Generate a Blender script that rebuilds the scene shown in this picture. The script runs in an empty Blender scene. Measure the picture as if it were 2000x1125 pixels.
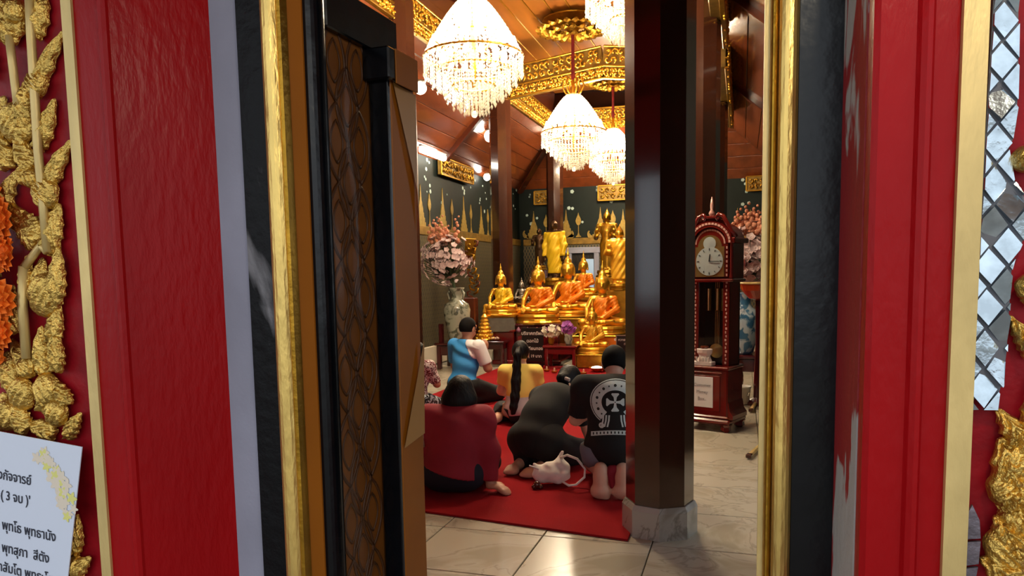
import bpy, bmesh, math, random
import numpy as np
from mathutils import Vector, Matrix

# ------------------------------------------------------------------ camera
FPX, HC = 1450.0, 1.5
YAW, PITCH, ROLL = math.radians(17.24), math.radians(5.5), math.radians(1.0)
YP = 538.0 + FPX * math.tan(PITCH) / math.cos(ROLL)
_r0 = Vector((math.cos(YAW), math.sin(YAW), 0))
CF = Vector((-math.sin(YAW) * math.cos(PITCH), math.cos(YAW) * math.cos(PITCH), -math.sin(PITCH)))
_u0 = _r0.cross(CF)
CR = _r0 * math.cos(ROLL) - _u0 * math.sin(ROLL)
CU = _r0 * math.sin(ROLL) + _u0 * math.cos(ROLL)
EYE = Vector((0, 0, HC))
def ray(px, py): return CF + CR * ((px - 1000) / FPX) - CU * ((py - YP) / FPX)
def atY(px, py, y): d = ray(px, py); return EYE + d * (y / d.y)
def atX(px, py, x): d = ray(px, py); return EYE + d * (x / d.x)
def atZ(px, py, z=0.0): d = ray(px, py); return EYE + d * ((z - HC) / d.z)
def proj(p):
    v = Vector(p) - EYE; k = FPX / v.dot(CF)
    return (1000 + v.dot(CR) * k, YP - v.dot(CU) * k)
def depth(p): return (Vector(p) - EYE).dot(CF)

S = bpy.context.scene
COL = S.collection
cam = bpy.data.cameras.new('camera'); camo = bpy.data.objects.new('camera', cam); COL.objects.link(camo)
cam.sensor_width = 36; cam.lens = 36 * FPX / 2000; cam.shift_y = (YP - 562.5) / 2000
cam.clip_start = 0.02; cam.clip_end = 200
camo.matrix_world = Matrix(((CR.x, CU.x, -CF.x, 0), (CR.y, CU.y, -CF.y, 0), (CR.z, CU.z, -CF.z, HC), (0, 0, 0, 1)))
S.camera = camo
# ------------------------------------------------------------------ light
W = bpy.data.worlds.new('world'); S.world = W; W.use_nodes = True
WB = W.node_tree.nodes['Background']
WB.inputs[0].default_value = (0.86, 0.93, 1.0, 1); WB.inputs[1].default_value = 1.65
S.view_settings.view_transform = 'Standard'; S.view_settings.look = 'None'
S.view_settings.exposure = 0.0; S.view_settings.gamma = 1.0; S.view_settings.use_curve_mapping = False
S.cycles.max_bounces = 7; S.cycles.diffuse_bounces = 4; S.cycles.glossy_bounces = 4; S.cycles.transparent_max_bounces = 16
S.cycles.sample_clamp_indirect = 6.0
CHANDELIER_WATTS = 620.0
PORCH_WATTS = 22.0

random.seed(7); RNG = np.random.default_rng(7)
# ------------------------------------------------------------------ materials
def lin(h):
    h = h.lstrip('#'); o = []
    for i in (0, 2, 4):
        c = int(h[i:i + 2], 16) / 255; o.append(c / 12.92 if c <= .04045 else ((c + .055) / 1.055) ** 2.4)
    return (*o, 1)
MATS = {}
def mat(name, col='#888888', rough=.5, metal=0, var=0, vscale=8, bump=0, bscale=40, emit=0, col2=None, stretch=None, coat=0, spec=.5, alpha=1):
    m = bpy.data.materials.new(name); m.use_nodes = True; MATS[name] = m
    nt = m.node_tree; N, L = nt.nodes, nt.links; b = N['Principled BSDF']
    c = lin(col); b.inputs['Base Color'].default_value = c
    b.inputs['Roughness'].default_value = rough; b.inputs['Metallic'].default_value = metal
    b.inputs['Coat Weight'].default_value = coat; b.inputs['Specular IOR Level'].default_value = spec
    b.inputs['Coat Roughness'].default_value = .08
    tc = N.new('ShaderNodeTexCoord'); vec = tc.outputs['Object']
    if stretch:
        mp = N.new('ShaderNodeMapping'); mp.inputs['Scale'].default_value = stretch; L.new(vec, mp.inputs['Vector']); vec = mp.outputs['Vector']
    if var or col2:
        n = N.new('ShaderNodeTexNoise'); n.inputs['Scale'].default_value = vscale; n.inputs['Detail'].default_value = 5
        L.new(vec, n.inputs['Vector'])
        r = N.new('ShaderNodeValToRGB'); L.new(n.outputs['Fac'], r.inputs['Fac'])
        c2 = lin(col2) if col2 else tuple(v * (1 - var) for v in c[:3]) + (1,)
        r.color_ramp.elements[0].position = .35; r.color_ramp.elements[1].position = .65
        r.color_ramp.elements[0].color = c2; r.color_ramp.elements[1].color = c
        L.new(r.outputs['Color'], b.inputs['Base Color'])
    if bump:
        n2 = N.new('ShaderNodeTexNoise'); n2.inputs['Scale'].default_value = bscale; n2.inputs['Detail'].default_value = 4
        L.new(vec, n2.inputs['Vector'])
        bp = N.new('ShaderNodeBump'); bp.inputs['Strength'].default_value = bump; bp.inputs['Distance'].default_value = .01
        L.new(n2.outputs['Fac'], bp.inputs['Height']); L.new(bp.outputs['Normal'], b.inputs['Normal'])
    if emit:
        b.inputs['Emission Color'].default_value = c; b.inputs['Emission Strength'].default_value = emit
    return m
def ramp_mask(m, texture, lo, hi, colA, colB, scale, stretch=None, detail=6, dist=0.0):
    """two colours of a worn surface, split by a noise of its own shape"""
    nt = m.node_tree; N, L = nt.nodes, nt.links; b = N['Principled BSDF']
    tc = N.new('ShaderNodeTexCoord'); vec = tc.outputs['Object']
    if stretch:
        mp = N.new('ShaderNodeMapping'); mp.inputs['Scale'].default_value = stretch; L.new(vec, mp.inputs['Vector']); vec = mp.outputs['Vector']
    n = N.new('ShaderNodeTexNoise'); n.inputs['Scale'].default_value = scale; n.inputs['Detail'].default_value = detail
    n.inputs['Distortion'].default_value = dist
    L.new(vec, n.inputs['Vector'])
    r = N.new('ShaderNodeValToRGB'); L.new(n.outputs['Fac'], r.inputs['Fac'])
    r.color_ramp.elements[0].position = lo; r.color_ramp.elements[1].position = hi
    r.color_ramp.elements[0].color = lin(colA); r.color_ramp.elements[1].color = lin(colB)
    L.new(r.outputs['Color'], b.inputs['Base Color'])
    return r

# ------------------------------------------------------------------ mesh helpers
class MB:
    def __init__(s): s.v = []; s.f = []
    def add(s, v, f, M=None):
        o = len(s.v)
        s.v += [tuple(M @ Vector(p)) if M is not None else tuple(p) for p in v]
        s.f += [tuple(i + o for i in q) for q in f]; return s
    def box(s, c, d, M=None, bev=0):
        x, y, z = d[0] / 2, d[1] / 2, d[2] / 2; T = Matrix.Translation(c)
        if M is not None: T = M @ T
        if bev:
            b = min(bev, x * .9, y * .9, z * .9)
            v = []; 
            for sx in (-1, 1):
                for sy in (-1, 1):
                    for sz in (-1, 1):
                        v += [(sx * x, sy * (y - b), sz * (z - b)), (sx * (x - b), sy * y, sz * (z - b)), (sx * (x - b), sy * (y - b), sz * z)]
            bm = bmesh.new(); [bm.verts.new(p) for p in v]; bmesh.ops.convex_hull(bm, input=bm.verts)
            bm.verts.index_update(); vv = [p.co[:] for p in bm.verts]; ff = [[q.index for q in f.verts] for f in bm.faces]; bm.free()
            return s.add(vv, ff, T)
        v = [(a * x, b * y, e * z) for a in (-1, 1) for b in (-1, 1) for e in (-1, 1)]
        f = [(0, 1, 3, 2), (4, 6, 7, 5), (0, 4, 5, 1), (2, 3, 7, 6), (0, 2, 6, 4), (1, 5, 7, 3)]
        return s.add(v, f, T)
    def prism(s, poly, t, M=None, t0=0.0):
        """2-D polygon in xz, thickness along y from t0 to t0+t"""
        n = len(poly); v = [(p[0], t0, p[1]) for p in poly] + [(p[0], t0 + t, p[1]) for p in poly]
        f = [tuple(range(n)), tuple(range(2 * n - 1, n - 1, -1))] + [(i, i + n, (i + 1) % n + n, (i + 1) % n) for i in range(n)]
        return s.add(v, f, M)
    def plan(s, poly, z0, z1):
        n = len(poly); v = [(p[0], p[1], z0) for p in poly] + [(p[0], p[1], z1) for p in poly]
        f = [tuple(range(n - 1, -1, -1)), tuple(range(n, 2 * n))] + [(i, (i + 1) % n, (i + 1) % n + n, i + n) for i in range(n)]
        return s.add(v, f)
    def lathe(s, prof, n=16, M=None, a0=0.0, sx=1, sy=1):
        v = []; f = []
        for r, z in prof:
            for i in range(n):
                a = a0 + 2 * math.pi * i / n; v.append((r * math.cos(a) * sx, r * math.sin(a) * sy, z))
        for j in range(len(prof) - 1):
            for i in range(n):
                f.append((j * n + i, j * n + (i + 1) % n, (j + 1) * n + (i + 1) % n, (j + 1) * n + i))
        f.append(tuple(range(n - 1, -1, -1))); k = (len(prof) - 1) * n; f.append(tuple(range(k, k + n)))
        return s.add(v, f, M)
    def tube(s, path, r, n=8, M=None):
        P = [Vector(p) for p in path]; R = r if isinstance(r, (list, tuple)) else [r] * len(P)
        v = []; f = []; up = Vector((0, 0, 1)); prev = None
        for i, p in enumerate(P):
            t = (P[min(i + 1, len(P) - 1)] - P[max(i - 1, 0)]).normalized()
            if prev is None:
                a = t.cross(up); a = t.cross(Vector((1, 0, 0))) if a.length < .1 else a
            else: a = prev - t * prev.dot(t)
            a.normalize(); prev = a; b = t.cross(a)
            for k in range(n):
                w = 2 * math.pi * k / n; v.append(tuple(p + (a * math.cos(w) + b * math.sin(w)) * R[i]))
        for j in range(len(P) - 1):
            for k in range(n): f.append((j * n + k, j * n + (k + 1) % n, (j + 1) * n + (k + 1) % n, (j + 1) * n + k))
        f.append(tuple(range(n - 1, -1, -1))); q = (len(P) - 1) * n; f.append(tuple(range(q, q + n)))
        return s.add(v, f, M)
    def ball(s, c, r, n=8, M=None, rz=None):
        rz = rz or r; prof = [(max(1e-4, r * math.sin(math.pi * j / n)), -rz * math.cos(math.pi * j / n)) for j in range(n + 1)]
        T = Matrix.Translation(c); return s.lathe(prof, max(6, n + 2), T if M is None else M @ T)
    def mesh(s, name, m=None, smooth=False):
        me = bpy.data.meshes.new(name); me.from_pydata(s.v, [], s.f)
        bm = bmesh.new(); bm.from_mesh(me); bmesh.ops.recalc_face_normals(bm, faces=bm.faces); bm.to_mesh(me); bm.free()
        if m: me.materials.append(m if not isinstance(m, str) else MATS[m])
        if smooth: me.shade_smooth()
        return me
    def build(s, name, m, parent=None, smooth=False):
        return link(name, s.mesh(name, m, smooth), parent)
def link(name, me, parent=None, loc=None, rz=None):
    o = bpy.data.objects.new(name, me); COL.objects.link(o)
    if parent is not None: o.parent = parent
    if loc is not None: o.location = loc
    if rz is not None: o.rotation_euler = (0, 0, rz)
    return o
def tag(o, label=None, cat=None, group=None, kind=None):
    if label: o['label'] = label
    if cat: o['category'] = cat
    if group: o['group'] = group
    if kind: o['kind'] = kind
    return o
def thing(name, label, cat, loc=(0, 0, 0), rz=0, group=None):
    o = bpy.data.objects.new(name, None); COL.objects.link(o); o.empty_display_size = .1
    o.location = loc; o.rotation_euler = (0, 0, rz); return tag(o, label, cat, group)
def struct(name, mb, m, smooth=False): return tag(mb.build(name, m, None, smooth), kind='structure')
def basis(o, x, y, z):
    x, y, z, o = Vector(x), Vector(y), Vector(z), Vector(o)
    return Matrix(((x.x, y.x, z.x, o.x), (x.y, y.y, z.y, o.y), (x.z, y.z, z.z, o.z), (0, 0, 0, 1)))
def text(name, body, size, m, parent, M, align='CENTER', ext=.0006, sx=1.0, off=0):
    """flat lettering standing on its sign: mesh made from a text curve, in the xy plane of M"""
    c = bpy.data.curves.new(name, 'FONT'); c.body = body; c.size = size; c.align_x = align; c.align_y = 'CENTER'; c.extrude = ext; c.resolution_u = 2; c.offset = off
    t = bpy.data.objects.new(name, c); COL.objects.link(t)
    me = bpy.data.meshes.new_from_object(t.evaluated_get(bpy.context.evaluated_depsgraph_get()))
    bpy.data.objects.remove(t); bpy.data.curves.remove(c)
    me.transform(M @ Matrix.Diagonal((sx, 1, 1, 1))); me.materials.clear(); me.materials.append(MATS[m])
    return link(name, me, parent)

# ------------------------------------------------------------------ smooth solids from a distance field (surface nets)
class SDF:
    def __init__(s): s.p = []; s.floor = None
    def cap(s, a, b, ra, rb=None, tag=''): s.p.append(('c', np.array(a, float), np.array(b, float), ra, ra if rb is None else rb, tag)); return s
    def ell(s, c, r, rot=None, tag=''):
        R = np.eye(3) if rot is None else np.array(rot.to_3x3() if hasattr(rot, 'to_3x3') else rot)
        s.p.append(('e', np.array(c, float), np.array(r, float), R, 0, tag)); return s
    def pick(s, tags, inflate):
        o = SDF(); o.floor = s.floor
        for q in s.p:
            for t in tags:
                if q[5].startswith(t):
                    o.p.append((q[0], q[1], q[2], q[3] + inflate, q[4] + inflate, q[5]) if q[0] == 'c' else (q[0], q[1], q[2] + inflate, q[3], 0, q[5])); break
        return o
    def mesh(s, name, m, res=.01, k=.03, cuts=(), sub=(), warp=None, shell=None):
        lo = np.array([1e9] * 3); hi = -lo
        for q in s.p:
            if q[0] == 'c':
                r = max(q[3], q[4]); lo = np.minimum(lo, np.minimum(q[1], q[2]) - r); hi = np.maximum(hi, np.maximum(q[1], q[2]) + r)
            else:
                r = q[2].max(); lo = np.minimum(lo, q[1] - r); hi = np.maximum(hi, q[1] + r)
        lo -= 3 * res; hi += 3 * res; n = np.ceil((hi - lo) / res).astype(int) + 1
        ax = [lo[i] + res * np.arange(n[i]) for i in range(3)]
        F = np.full(n, .2)
        for q in s.p:
            if q[0] == 'c': r = max(q[3], q[4]); a = np.minimum(q[1], q[2]) - r; b = np.maximum(q[1], q[2]) + r
            else: r = q[2].max(); a = q[1] - r; b = q[1] + r
            i0 = np.maximum(((a - lo) / res - k / res - 2).astype(int), 0); i1 = np.minimum(((b - lo) / res + k / res + 3).astype(int), n)
            sl = tuple(slice(i0[i], i1[i]) for i in range(3))
            X, Y, Z = np.meshgrid(*(ax[i][sl[i]] for i in range(3)), indexing='ij', sparse=True)
            if q[0] == 'c':
                d = q[2] - q[1]; L2 = max(d @ d, 1e-9)
                t = np.clip(((X - q[1][0]) * d[0] + (Y - q[1][1]) * d[1] + (Z - q[1][2]) * d[2]) / L2, 0, 1)
                D = np.sqrt((X - q[1][0] - t * d[0]) ** 2 + (Y - q[1][1] - t * d[1]) ** 2 + (Z - q[1][2] - t * d[2]) ** 2) - (q[3] + (q[4] - q[3]) * t)
            else:
                R = q[3]; P = [X - q[1][0], Y - q[1][1], Z - q[1][2]]
                U = [sum(R[j, i] * P[j] for j in range(3)) for i in range(3)]
                k0 = np.sqrt(sum((U[i] / q[2][i]) ** 2 for i in range(3))); k1 = np.sqrt(sum((U[i] / q[2][i] ** 2) ** 2 for i in range(3))) + 1e-6
                D = k0 * (k0 - 1) / k1
            A = F[sl]; h = np.maximum(k - np.abs(A - D), 0) / k; F[sl] = np.minimum(A, D) - h * h * k * .25
        X, Y, Z = np.meshgrid(*ax, indexing='ij', sparse=True)
        if warp: F = F + warp(X, Y, Z)
        for c in cuts:
            if callable(c): F = np.maximum(F, c(X, Y, Z))
            else:
                p, nn = c; nn = np.array(nn, float); nn /= np.linalg.norm(nn)
                F = np.maximum(F, (X - p[0]) * nn[0] + (Y - p[1]) * nn[1] + (Z - p[2]) * nn[2])
        if s.floor is not None: F = np.maximum(F, s.floor - Z)
        F[0] = F[-1] = .1; F[:, 0] = F[:, -1] = .1; F[:, :, 0] = F[:, :, -1] = .1
        I = F < 0
        c8 = [I[a:n[0] - 1 + a, b:n[1] - 1 + b, c:n[2] - 1 + c] for a in (0, 1) for b in (0, 1) for c in (0, 1)]
        tot = sum(c.astype(np.int8) for c in c8); act = (tot > 0) & (tot < 8)
        idx = np.full(act.shape, -1, int); ii = np.argwhere(act); idx[act] = np.arange(len(ii))
        acc = np.zeros((len(ii), 3)); cnt = np.zeros(len(ii))
        offs = [(a, b, c) for a in (0, 1) for b in (0, 1) for c in (0, 1)]
        for A in range(8):
            for B in range(A + 1, 8):
                da = np.array(offs[A]); db = np.array(offs[B])
                if np.abs(da - db).sum() != 1: continue
                fa = F[tuple((ii + da).T)]; fb = F[tuple((ii + db).T)]; cr = (fa < 0) != (fb < 0)
                t = np.where(cr, fa / np.where(cr, fa - fb, 1), 0)
                acc += np.where(cr[:, None], da + t[:, None] * (db - da), 0); cnt += cr
        V = lo + (ii + acc / np.maximum(cnt, 1)[:, None]) * res
        faces = []
        for axi in range(3):
            b, c = [(1, 2), (2, 0), (0, 1)][axi]
            s0 = [slice(1, -1)] * 3; s0[axi] = slice(0, n[axi] - 1); s1 = list(s0); s1[axi] = slice(1, n[axi])
            fa = I[tuple(s0)]; fb = I[tuple(s1)]
            e = np.argwhere(fa != fb)
            if not len(e): continue
            inside = fa[tuple(e.T)]
            base = e.copy()
            for q in (b, c): base[:, q] += 1
            eb = np.zeros(3, int); eb[b] = 1; ec = np.zeros(3, int); ec[c] = 1
            q4 = [idx[tuple((base - u).T)] for u in (0 * eb, eb, eb + ec, ec)]
            Q = np.stack(q4, 1); Q[~inside] = Q[~inside][:, ::-1]
            faces.append(Q)
        Q = np.concatenate(faces)
        me = bpy.data.meshes.new(name)
        me.vertices.add(len(V)); me.vertices.foreach_set('co', V.ravel())
        me.loops.add(4 * len(Q)); me.loops.foreach_set('vertex_index', Q.ravel().astype(np.int32))
        me.polygons.add(len(Q)); me.polygons.foreach_set('loop_start', np.arange(0, 4 * len(Q), 4, dtype=np.int32))
        me.update(calc_edges=True); me.validate(); me.shade_smooth()
        if m: me.materials.append(MATS[m] if isinstance(m, str) else m)
        return me
    def build(s, name, m, parent=None, **k): return link(name, s.mesh(name, m, **k), parent)
def rot(rx=0, ry=0, rz=0): return Matrix.Rotation(rz, 3, 'Z') @ Matrix.Rotation(ry, 3, 'Y') @ Matrix.Rotation(rx, 3, 'X')

# ------------------------------------------------------------------ palette
mat('red_paint', '#9a0a10', .3, var=.18, vscale=3, bump=.25, bscale=55, stretch=(1, 1, .35), spec=.13)
mat('red_panel', '#960f1b', .42, spec=.15, var=.35, vscale=14, bump=.25, bscale=30)
mat('gold_leaf', '#e8c066', .30, metal=.95, var=.35, vscale=30, bump=.6, bscale=120)
mat('gold_strip', '#ecc873', .34, metal=.85, var=.25, vscale=9, bump=.35, bscale=60, stretch=(1, 1, .25))
mat('gold_pale', '#d9bd7c', .45, metal=.45, var=.2, vscale=12, bump=.3, bscale=50, stretch=(1, 1, .3))
mat('gold_dark', '#b98a2c', .35, metal=.9, var=.3, vscale=10, bump=.3, bscale=40)
mat('gold_worn', '#8a6a2a', .5, metal=.55, var=.4, vscale=10)
mat('gold_bright', '#f0b63e', .30, metal=.82, bump=.12, bscale=14)
mat('cement', '#8f90a0', .7, var=.15, vscale=4, bump=.2, bscale=25)
mat('black_lacquer', '#090b10', .22, var=.4, vscale=6, bump=.2, bscale=12, spec=.3)
m = mat('black_worn', '#121316', .4, bump=.35, bscale=30, spec=.15); ramp_mask(m, None, .63, .69, '#0b0c0e', '#77767a', 5.0, (1, 1, .3), dist=.6)
m = mat('peeling', '#8a8582', .6, bump=.5, bscale=30); ramp_mask(m, None, .43, .46, '#a39d97', '#8c0d14', 5.0, (1, 1, .4), dist=1.0)
mat('jamb_brown', '#96560f', .5, var=.12, vscale=5, spec=.2)
mat('batten_brown', '#96560f', .42, var=.12, vscale=5, spec=.25)
mat('leaf_brown', '#7a4a1c', .45, var=.25, vscale=6, spec=.2)
mat('leaf_relief', '#4a2a10', .5)
mat('pillar_lacquer', '#3b1f14', .16, var=.45, vscale=2.5, coat=.8, stretch=(1, 1, .2), bump=.05, bscale=6)
mat('wood_ceiling', '#94561f', .28, var=.3, vscale=5, coat=.3, stretch=(1, .12, 1)); mat('wood_aisle', '#6b3216', .26, var=.3, vscale=5, coat=.4, stretch=(1, .12, 1))
mat('wood_dark', '#4a2010', .25, coat=.4)
mat('wall_dark', '#0c1612', .6, var=.3, vscale=4, spec=.2)
mat('plaster', '#b8ac98', .8)
mat('carpet', '#8f161c', .95, var=.12, vscale=3, bump=.4, bscale=300, spec=.1)
mat('outside_ground', '#9a958c', .8, var=.2)
def marble(name, base, vein, warm):
    m = mat(name, base, .24, bump=0); nt = m.node_tree; N, L = nt.nodes, nt.links; b = N['Principled BSDF']
    tc = N.new('ShaderNodeTexCoord'); oi = N.new('ShaderNodeObjectInfo'); ad = N.new('ShaderNodeVectorMath'); ad.operation = 'ADD'
    sc = N.new('ShaderNodeVectorMath'); sc.operation = 'SCALE'; cb = N.new('ShaderNodeCombineXYZ')
    L.new(oi.outputs['Random'], cb.inputs[0]); L.new(oi.outputs['Random'], cb.inputs[1]); L.new(cb.outputs[0], sc.inputs[0]); sc.inputs['Scale'].default_value = 37
    L.new(tc.outputs['Object'], ad.inputs[0]); L.new(sc.outputs[0], ad.inputs[1])
    n = N.new('ShaderNodeTexNoise'); n.inputs['Scale'].default_value = 2.1; n.inputs['Detail'].default_value = 7; n.inputs['Distortion'].default_value = 1.8
    L.new(ad.outputs[0], n.inputs['Vector'])
    r = N.new('ShaderNodeValToRGB'); e = r.color_ramp.elements
    e[0].position = .34; e[0].color = lin(warm); e[1].position = .60; e[1].color = lin(base)
    for p, c in ((.47, base), (.50, vein), (.53, base)):
        q = e.new(p); q.color = lin(c)
    L.new(n.outputs['Fac'], r.inputs['Fac']); L.new(r.outputs['Color'], b.inputs['Base Color'])
marble('marble', '#b5ad9b', '#9c9585', '#a29a86')
marble('stone_base', '#a5a096', '#807a70', '#8d857a')
mat('joint', '#8c8676', .7)
# lozenge wall finish: gold lattice on grey glass, read as a fine far-off pattern
m = mat('lozenge_wall', '#6e6a58', .4, metal=.3); nt = m.node_tree; N, L = nt.nodes, nt.links; b = N['Principled BSDF']
tc = N.new('ShaderNodeTexCoord'); sx = N.new('ShaderNodeSeparateXYZ'); L.new(tc.outputs['Object'], sx.inputs[0])
def mth(op, a, bb=None):
    q = N.new('ShaderNodeMath'); q.operation = op
    for i, v in enumerate((a, bb)):
        if v is None: continue
        if isinstance(v, (int, float)): q.inputs[i].default_value = v
        else: L.new(v, q.inputs[i])
    return q.outputs[0]
hh = mth('MULTIPLY', mth('ADD', sx.outputs[0], sx.outputs[1]), 14.0); zz = mth('MULTIPLY', sx.outputs[2], 7.0)
d1 = mth('ABSOLUTE', mth('SUBTRACT', mth('FRACT', mth('ADD', hh, zz)), .5)); d2 = mth('ABSOLUTE', mth('SUBTRACT', mth('FRACT', mth('SUBTRACT', hh, zz)), .5))
lat = mth('GREATER_THAN', mth('MAXIMUM', d1, d2), .40)
mx = N.new('ShaderNodeMix'); mx.data_type = 'RGBA'; L.new(lat, mx.inputs[0]); mx.inputs[6].default_value = lin('#2f3129'); mx.inputs[7].default_value = lin('#6f6042')
L.new(mx.outputs[2], b.inputs['Base Color'])
bp = N.new('ShaderNodeBump'); bp.inputs['Strength'].default_value = .5; L.new(lat, bp.inputs['Height']); L.new(bp.outputs['Normal'], b.inputs['Normal'])

WL, WR, WBK, WF = -5.1, .95, 17.2, 1.75     # inner faces of the hall
ZT = 3.6                                   # eaves
def xat(px, y, py=562): return atY(px, py, y).x

# ------------------------------------------------------------------ floor with marble slabs
fb = MB().box(((WL + WR) / 2, 9.4, -.06), (WR - WL + .4, 16.2, .08)); floor = struct('floor', fb, 'joint')
pj = atZ(1068, 1037); qj = atZ(1266, 1084); TS = .62
ox = qj.x; oy = atZ(1180, 1057).y
tile = MB().box((0, 0, -.012), (TS - .006, TS - .006, .024), bev=.003).mesh('floor_tile', 'marble')
i0 = math.floor((WL - ox) / TS); n_t = 0
for i in range(i0, math.ceil((WR - ox) / TS)):
    for j in range(-6, 26):
        cx, cy = ox + (i + .5) * TS, oy + (j + .5) * TS
        if cy > WBK - .2 or cy < 1.5 or cx < WL or cx > WR: continue
        if -3.4 < cx < -1.0 and 4.7 < cy < 12: continue          # wholly under the carpet or the altar
        if cy > 12.6: continue
        link('floor_tile', tile, floor, (cx, cy, 0)); n_t += 1
cp = [atZ(790, 996), atZ(1226, 1058), (-.62, 11.75, 0), (-3.75, 11.75, 0), (-3.75, 5.0, 0)]
cmb = MB().plan([(p[0], p[1]) for p in cp], .002, .014)
car = tag(cmb.build('carpet', 'carpet'), 'red carpet laid over the marble in front of the golden altar', 'carpet')
struct('floor_porch', MB().box((-.5, -18.4, -.08), (60, 40, .1)).box((16.3, 21, -.08), (30, 38.8, .1)), 'outside_ground')

# ------------------------------------------------------------------ walls of the hall
wl = struct('wall_left', MB().box((WL - .1, 9.4, 1.85), (.2, 16.2, 3.7)), 'wall_dark')
link('wall_lozenge_panel', MB().box((WL + .01, 9.4, 1.1), (.03, 15.5, 2.2)).mesh('wall_lozenge_panel', 'lozenge_wall'), wl)
link('wall_border', MB().box((WL + .02, 9.4, 2.27), (.05, 15.5, .15), bev=.01).mesh('wall_border', 'gold_worn'), wl)
link('wall_plinth', MB().box((WL + .03, 9.4, .16), (.07, 15.5, .32), bev=.01).mesh('wall_plinth', 'plaster'), wl)
wb = struct('wall_back', MB().box(((WL + WR) / 2, WBK + .1, 1.85), (WR - WL + .4, .2, 3.7)), 'wall_dark')
link('wall_lozenge_panel', MB().box(((WL + WR) / 2, WBK - .01, 1.1), (WR - WL - .2, .03, 2.2)).mesh('wall_lozenge_panel', 'lozenge_wall'), wb)
link('wall_border', MB().box(((WL + WR) / 2, WBK - .02, 2.27), (WR - WL - .2, .05, .15), bev=.01).mesh('wall_border', 'gold_worn'), wb)
wr = MB()
wr.box((WR + .1, 2.9, 1.85), (.2, 2.8, 3.7)); wr.box((WR + .1, 11.6, 1.85), (.2, 12.1, 3.7)); wr.box((WR + .1, 4.9, 3.3), (.2, 1.4, .8))
struct('wall_right', wr, 'wall_dark')

# ------------------------------------------------------------------ roof, ceilings, beams
XL, XR, YB, ZB = -4.0, -.43, 16.3, 4.55
struct('ceiling', MB().box(((WL + WR) / 2, 9.4, 5.75), (WR - WL + .8, 16.4, .1)).box((WL - .25, 9.4, 4.7), (.1, 16.4, 2.2)).box((WR + .3, 9.4, 4.7), (.1, 16.4, 2.2))
       .box(((WL + WR) / 2, WBK + .3, 4.7), (7, .1, 2.2)).box(((WL + WR) / 2, 1.5, 4.7), (7, .1, 2.2)), 'wood_dark')
cn = tag(MB().box(((XL + XR) / 2, 9.1, 5.56), (XR - XL + .3, 15, .06)).build('ceiling_nave', 'wood_dark'), kind='structure')
nb = 12; bw = (XR - XL) / nb
plank = MB().box((0, 0, 0), (bw - .012, 14.6, .03), bev=.006).mesh('ceiling_plank', 'wood_ceiling')
batten = MB().box((0, 0, 0), (.022, 14.6, .022), bev=.004).mesh('gilt_batten', 'gold_dark')
for i in range(nb):
    link('ceiling_plank', plank, cn, (XL + (i + .5) * bw, 9.1, 5.5))
    if i: link('gilt_batten', batten, cn, (XL + i * bw, 9.1, 5.482))
def slope(name, p0, p1, along, n):
    """sloping ceiling of one aisle: boards side by side from the eaves up to the beam"""
    p0, p1 = Vector(p0), Vector(p1); a = Vector(along); up = p1 - p0; nrm = a.cross(up).normalized()
    base = MB(); q = [p0, p0 + a, p1 + a, p1]
    if nrm.z < 0: nrm = -nrm
    base.add(q + [v + nrm * .05 for v in q], [(0, 1, 2, 3), (7, 6, 5, 4), (0, 4, 5, 1), (1, 5, 6, 2), (2, 6, 7, 3), (3, 7, 4, 0)])
    o = tag(base.build(name, 'wood_dark'), kind='structure')
    w = up.length / n; M = basis((0, 0, 0), a.normalized(), up.normalized(), a.normalized().cross(up.normalized()))
    me = MB().box((0, 0, 0), (a.length, w - .01, .03), M, bev=.006).mesh('ceiling_board', 'wood_aisle')
    for i in range(n): link('ceiling_board', me, o, p0 + a * .5 + up * ((i + .5) / n) - nrm * .01)
    return o
sl = slope('ceiling_aisle_left', (WL - .05, 1.8, 3.5), (XL, 1.8, ZB + .1), (0, 15.4, 0), 6)
sr = slope('ceiling_aisle_right', (WR + .05, 1.8, 3.5), (XR, 1.8, ZB + .1), (0, 15.4, 0), 6)
sb = slope('ceiling_aisle_back', (WL, WBK + .05, 3.5), (WL, YB, ZB + .1), (WR - WL, 0, 0), 5)
for y in (4.4, 8.4, 12.4):
    for (xe, xi, par) in ((WL, XL, sl), (WR, XR, sr)):
        a, b2 = Vector((xe, y, 3.46)), Vector((xi, y, ZB + .06)); d = b2 - a
        M = basis(a + d * .5, d.normalized(), (0, 1, 0), d.normalized().cross(Vector((0, 1, 0))))
        MB().box((0, 0, 0), (d.length, .12, .1), M, bev=.01).build('rafter', 'wood_dark', par)

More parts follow.
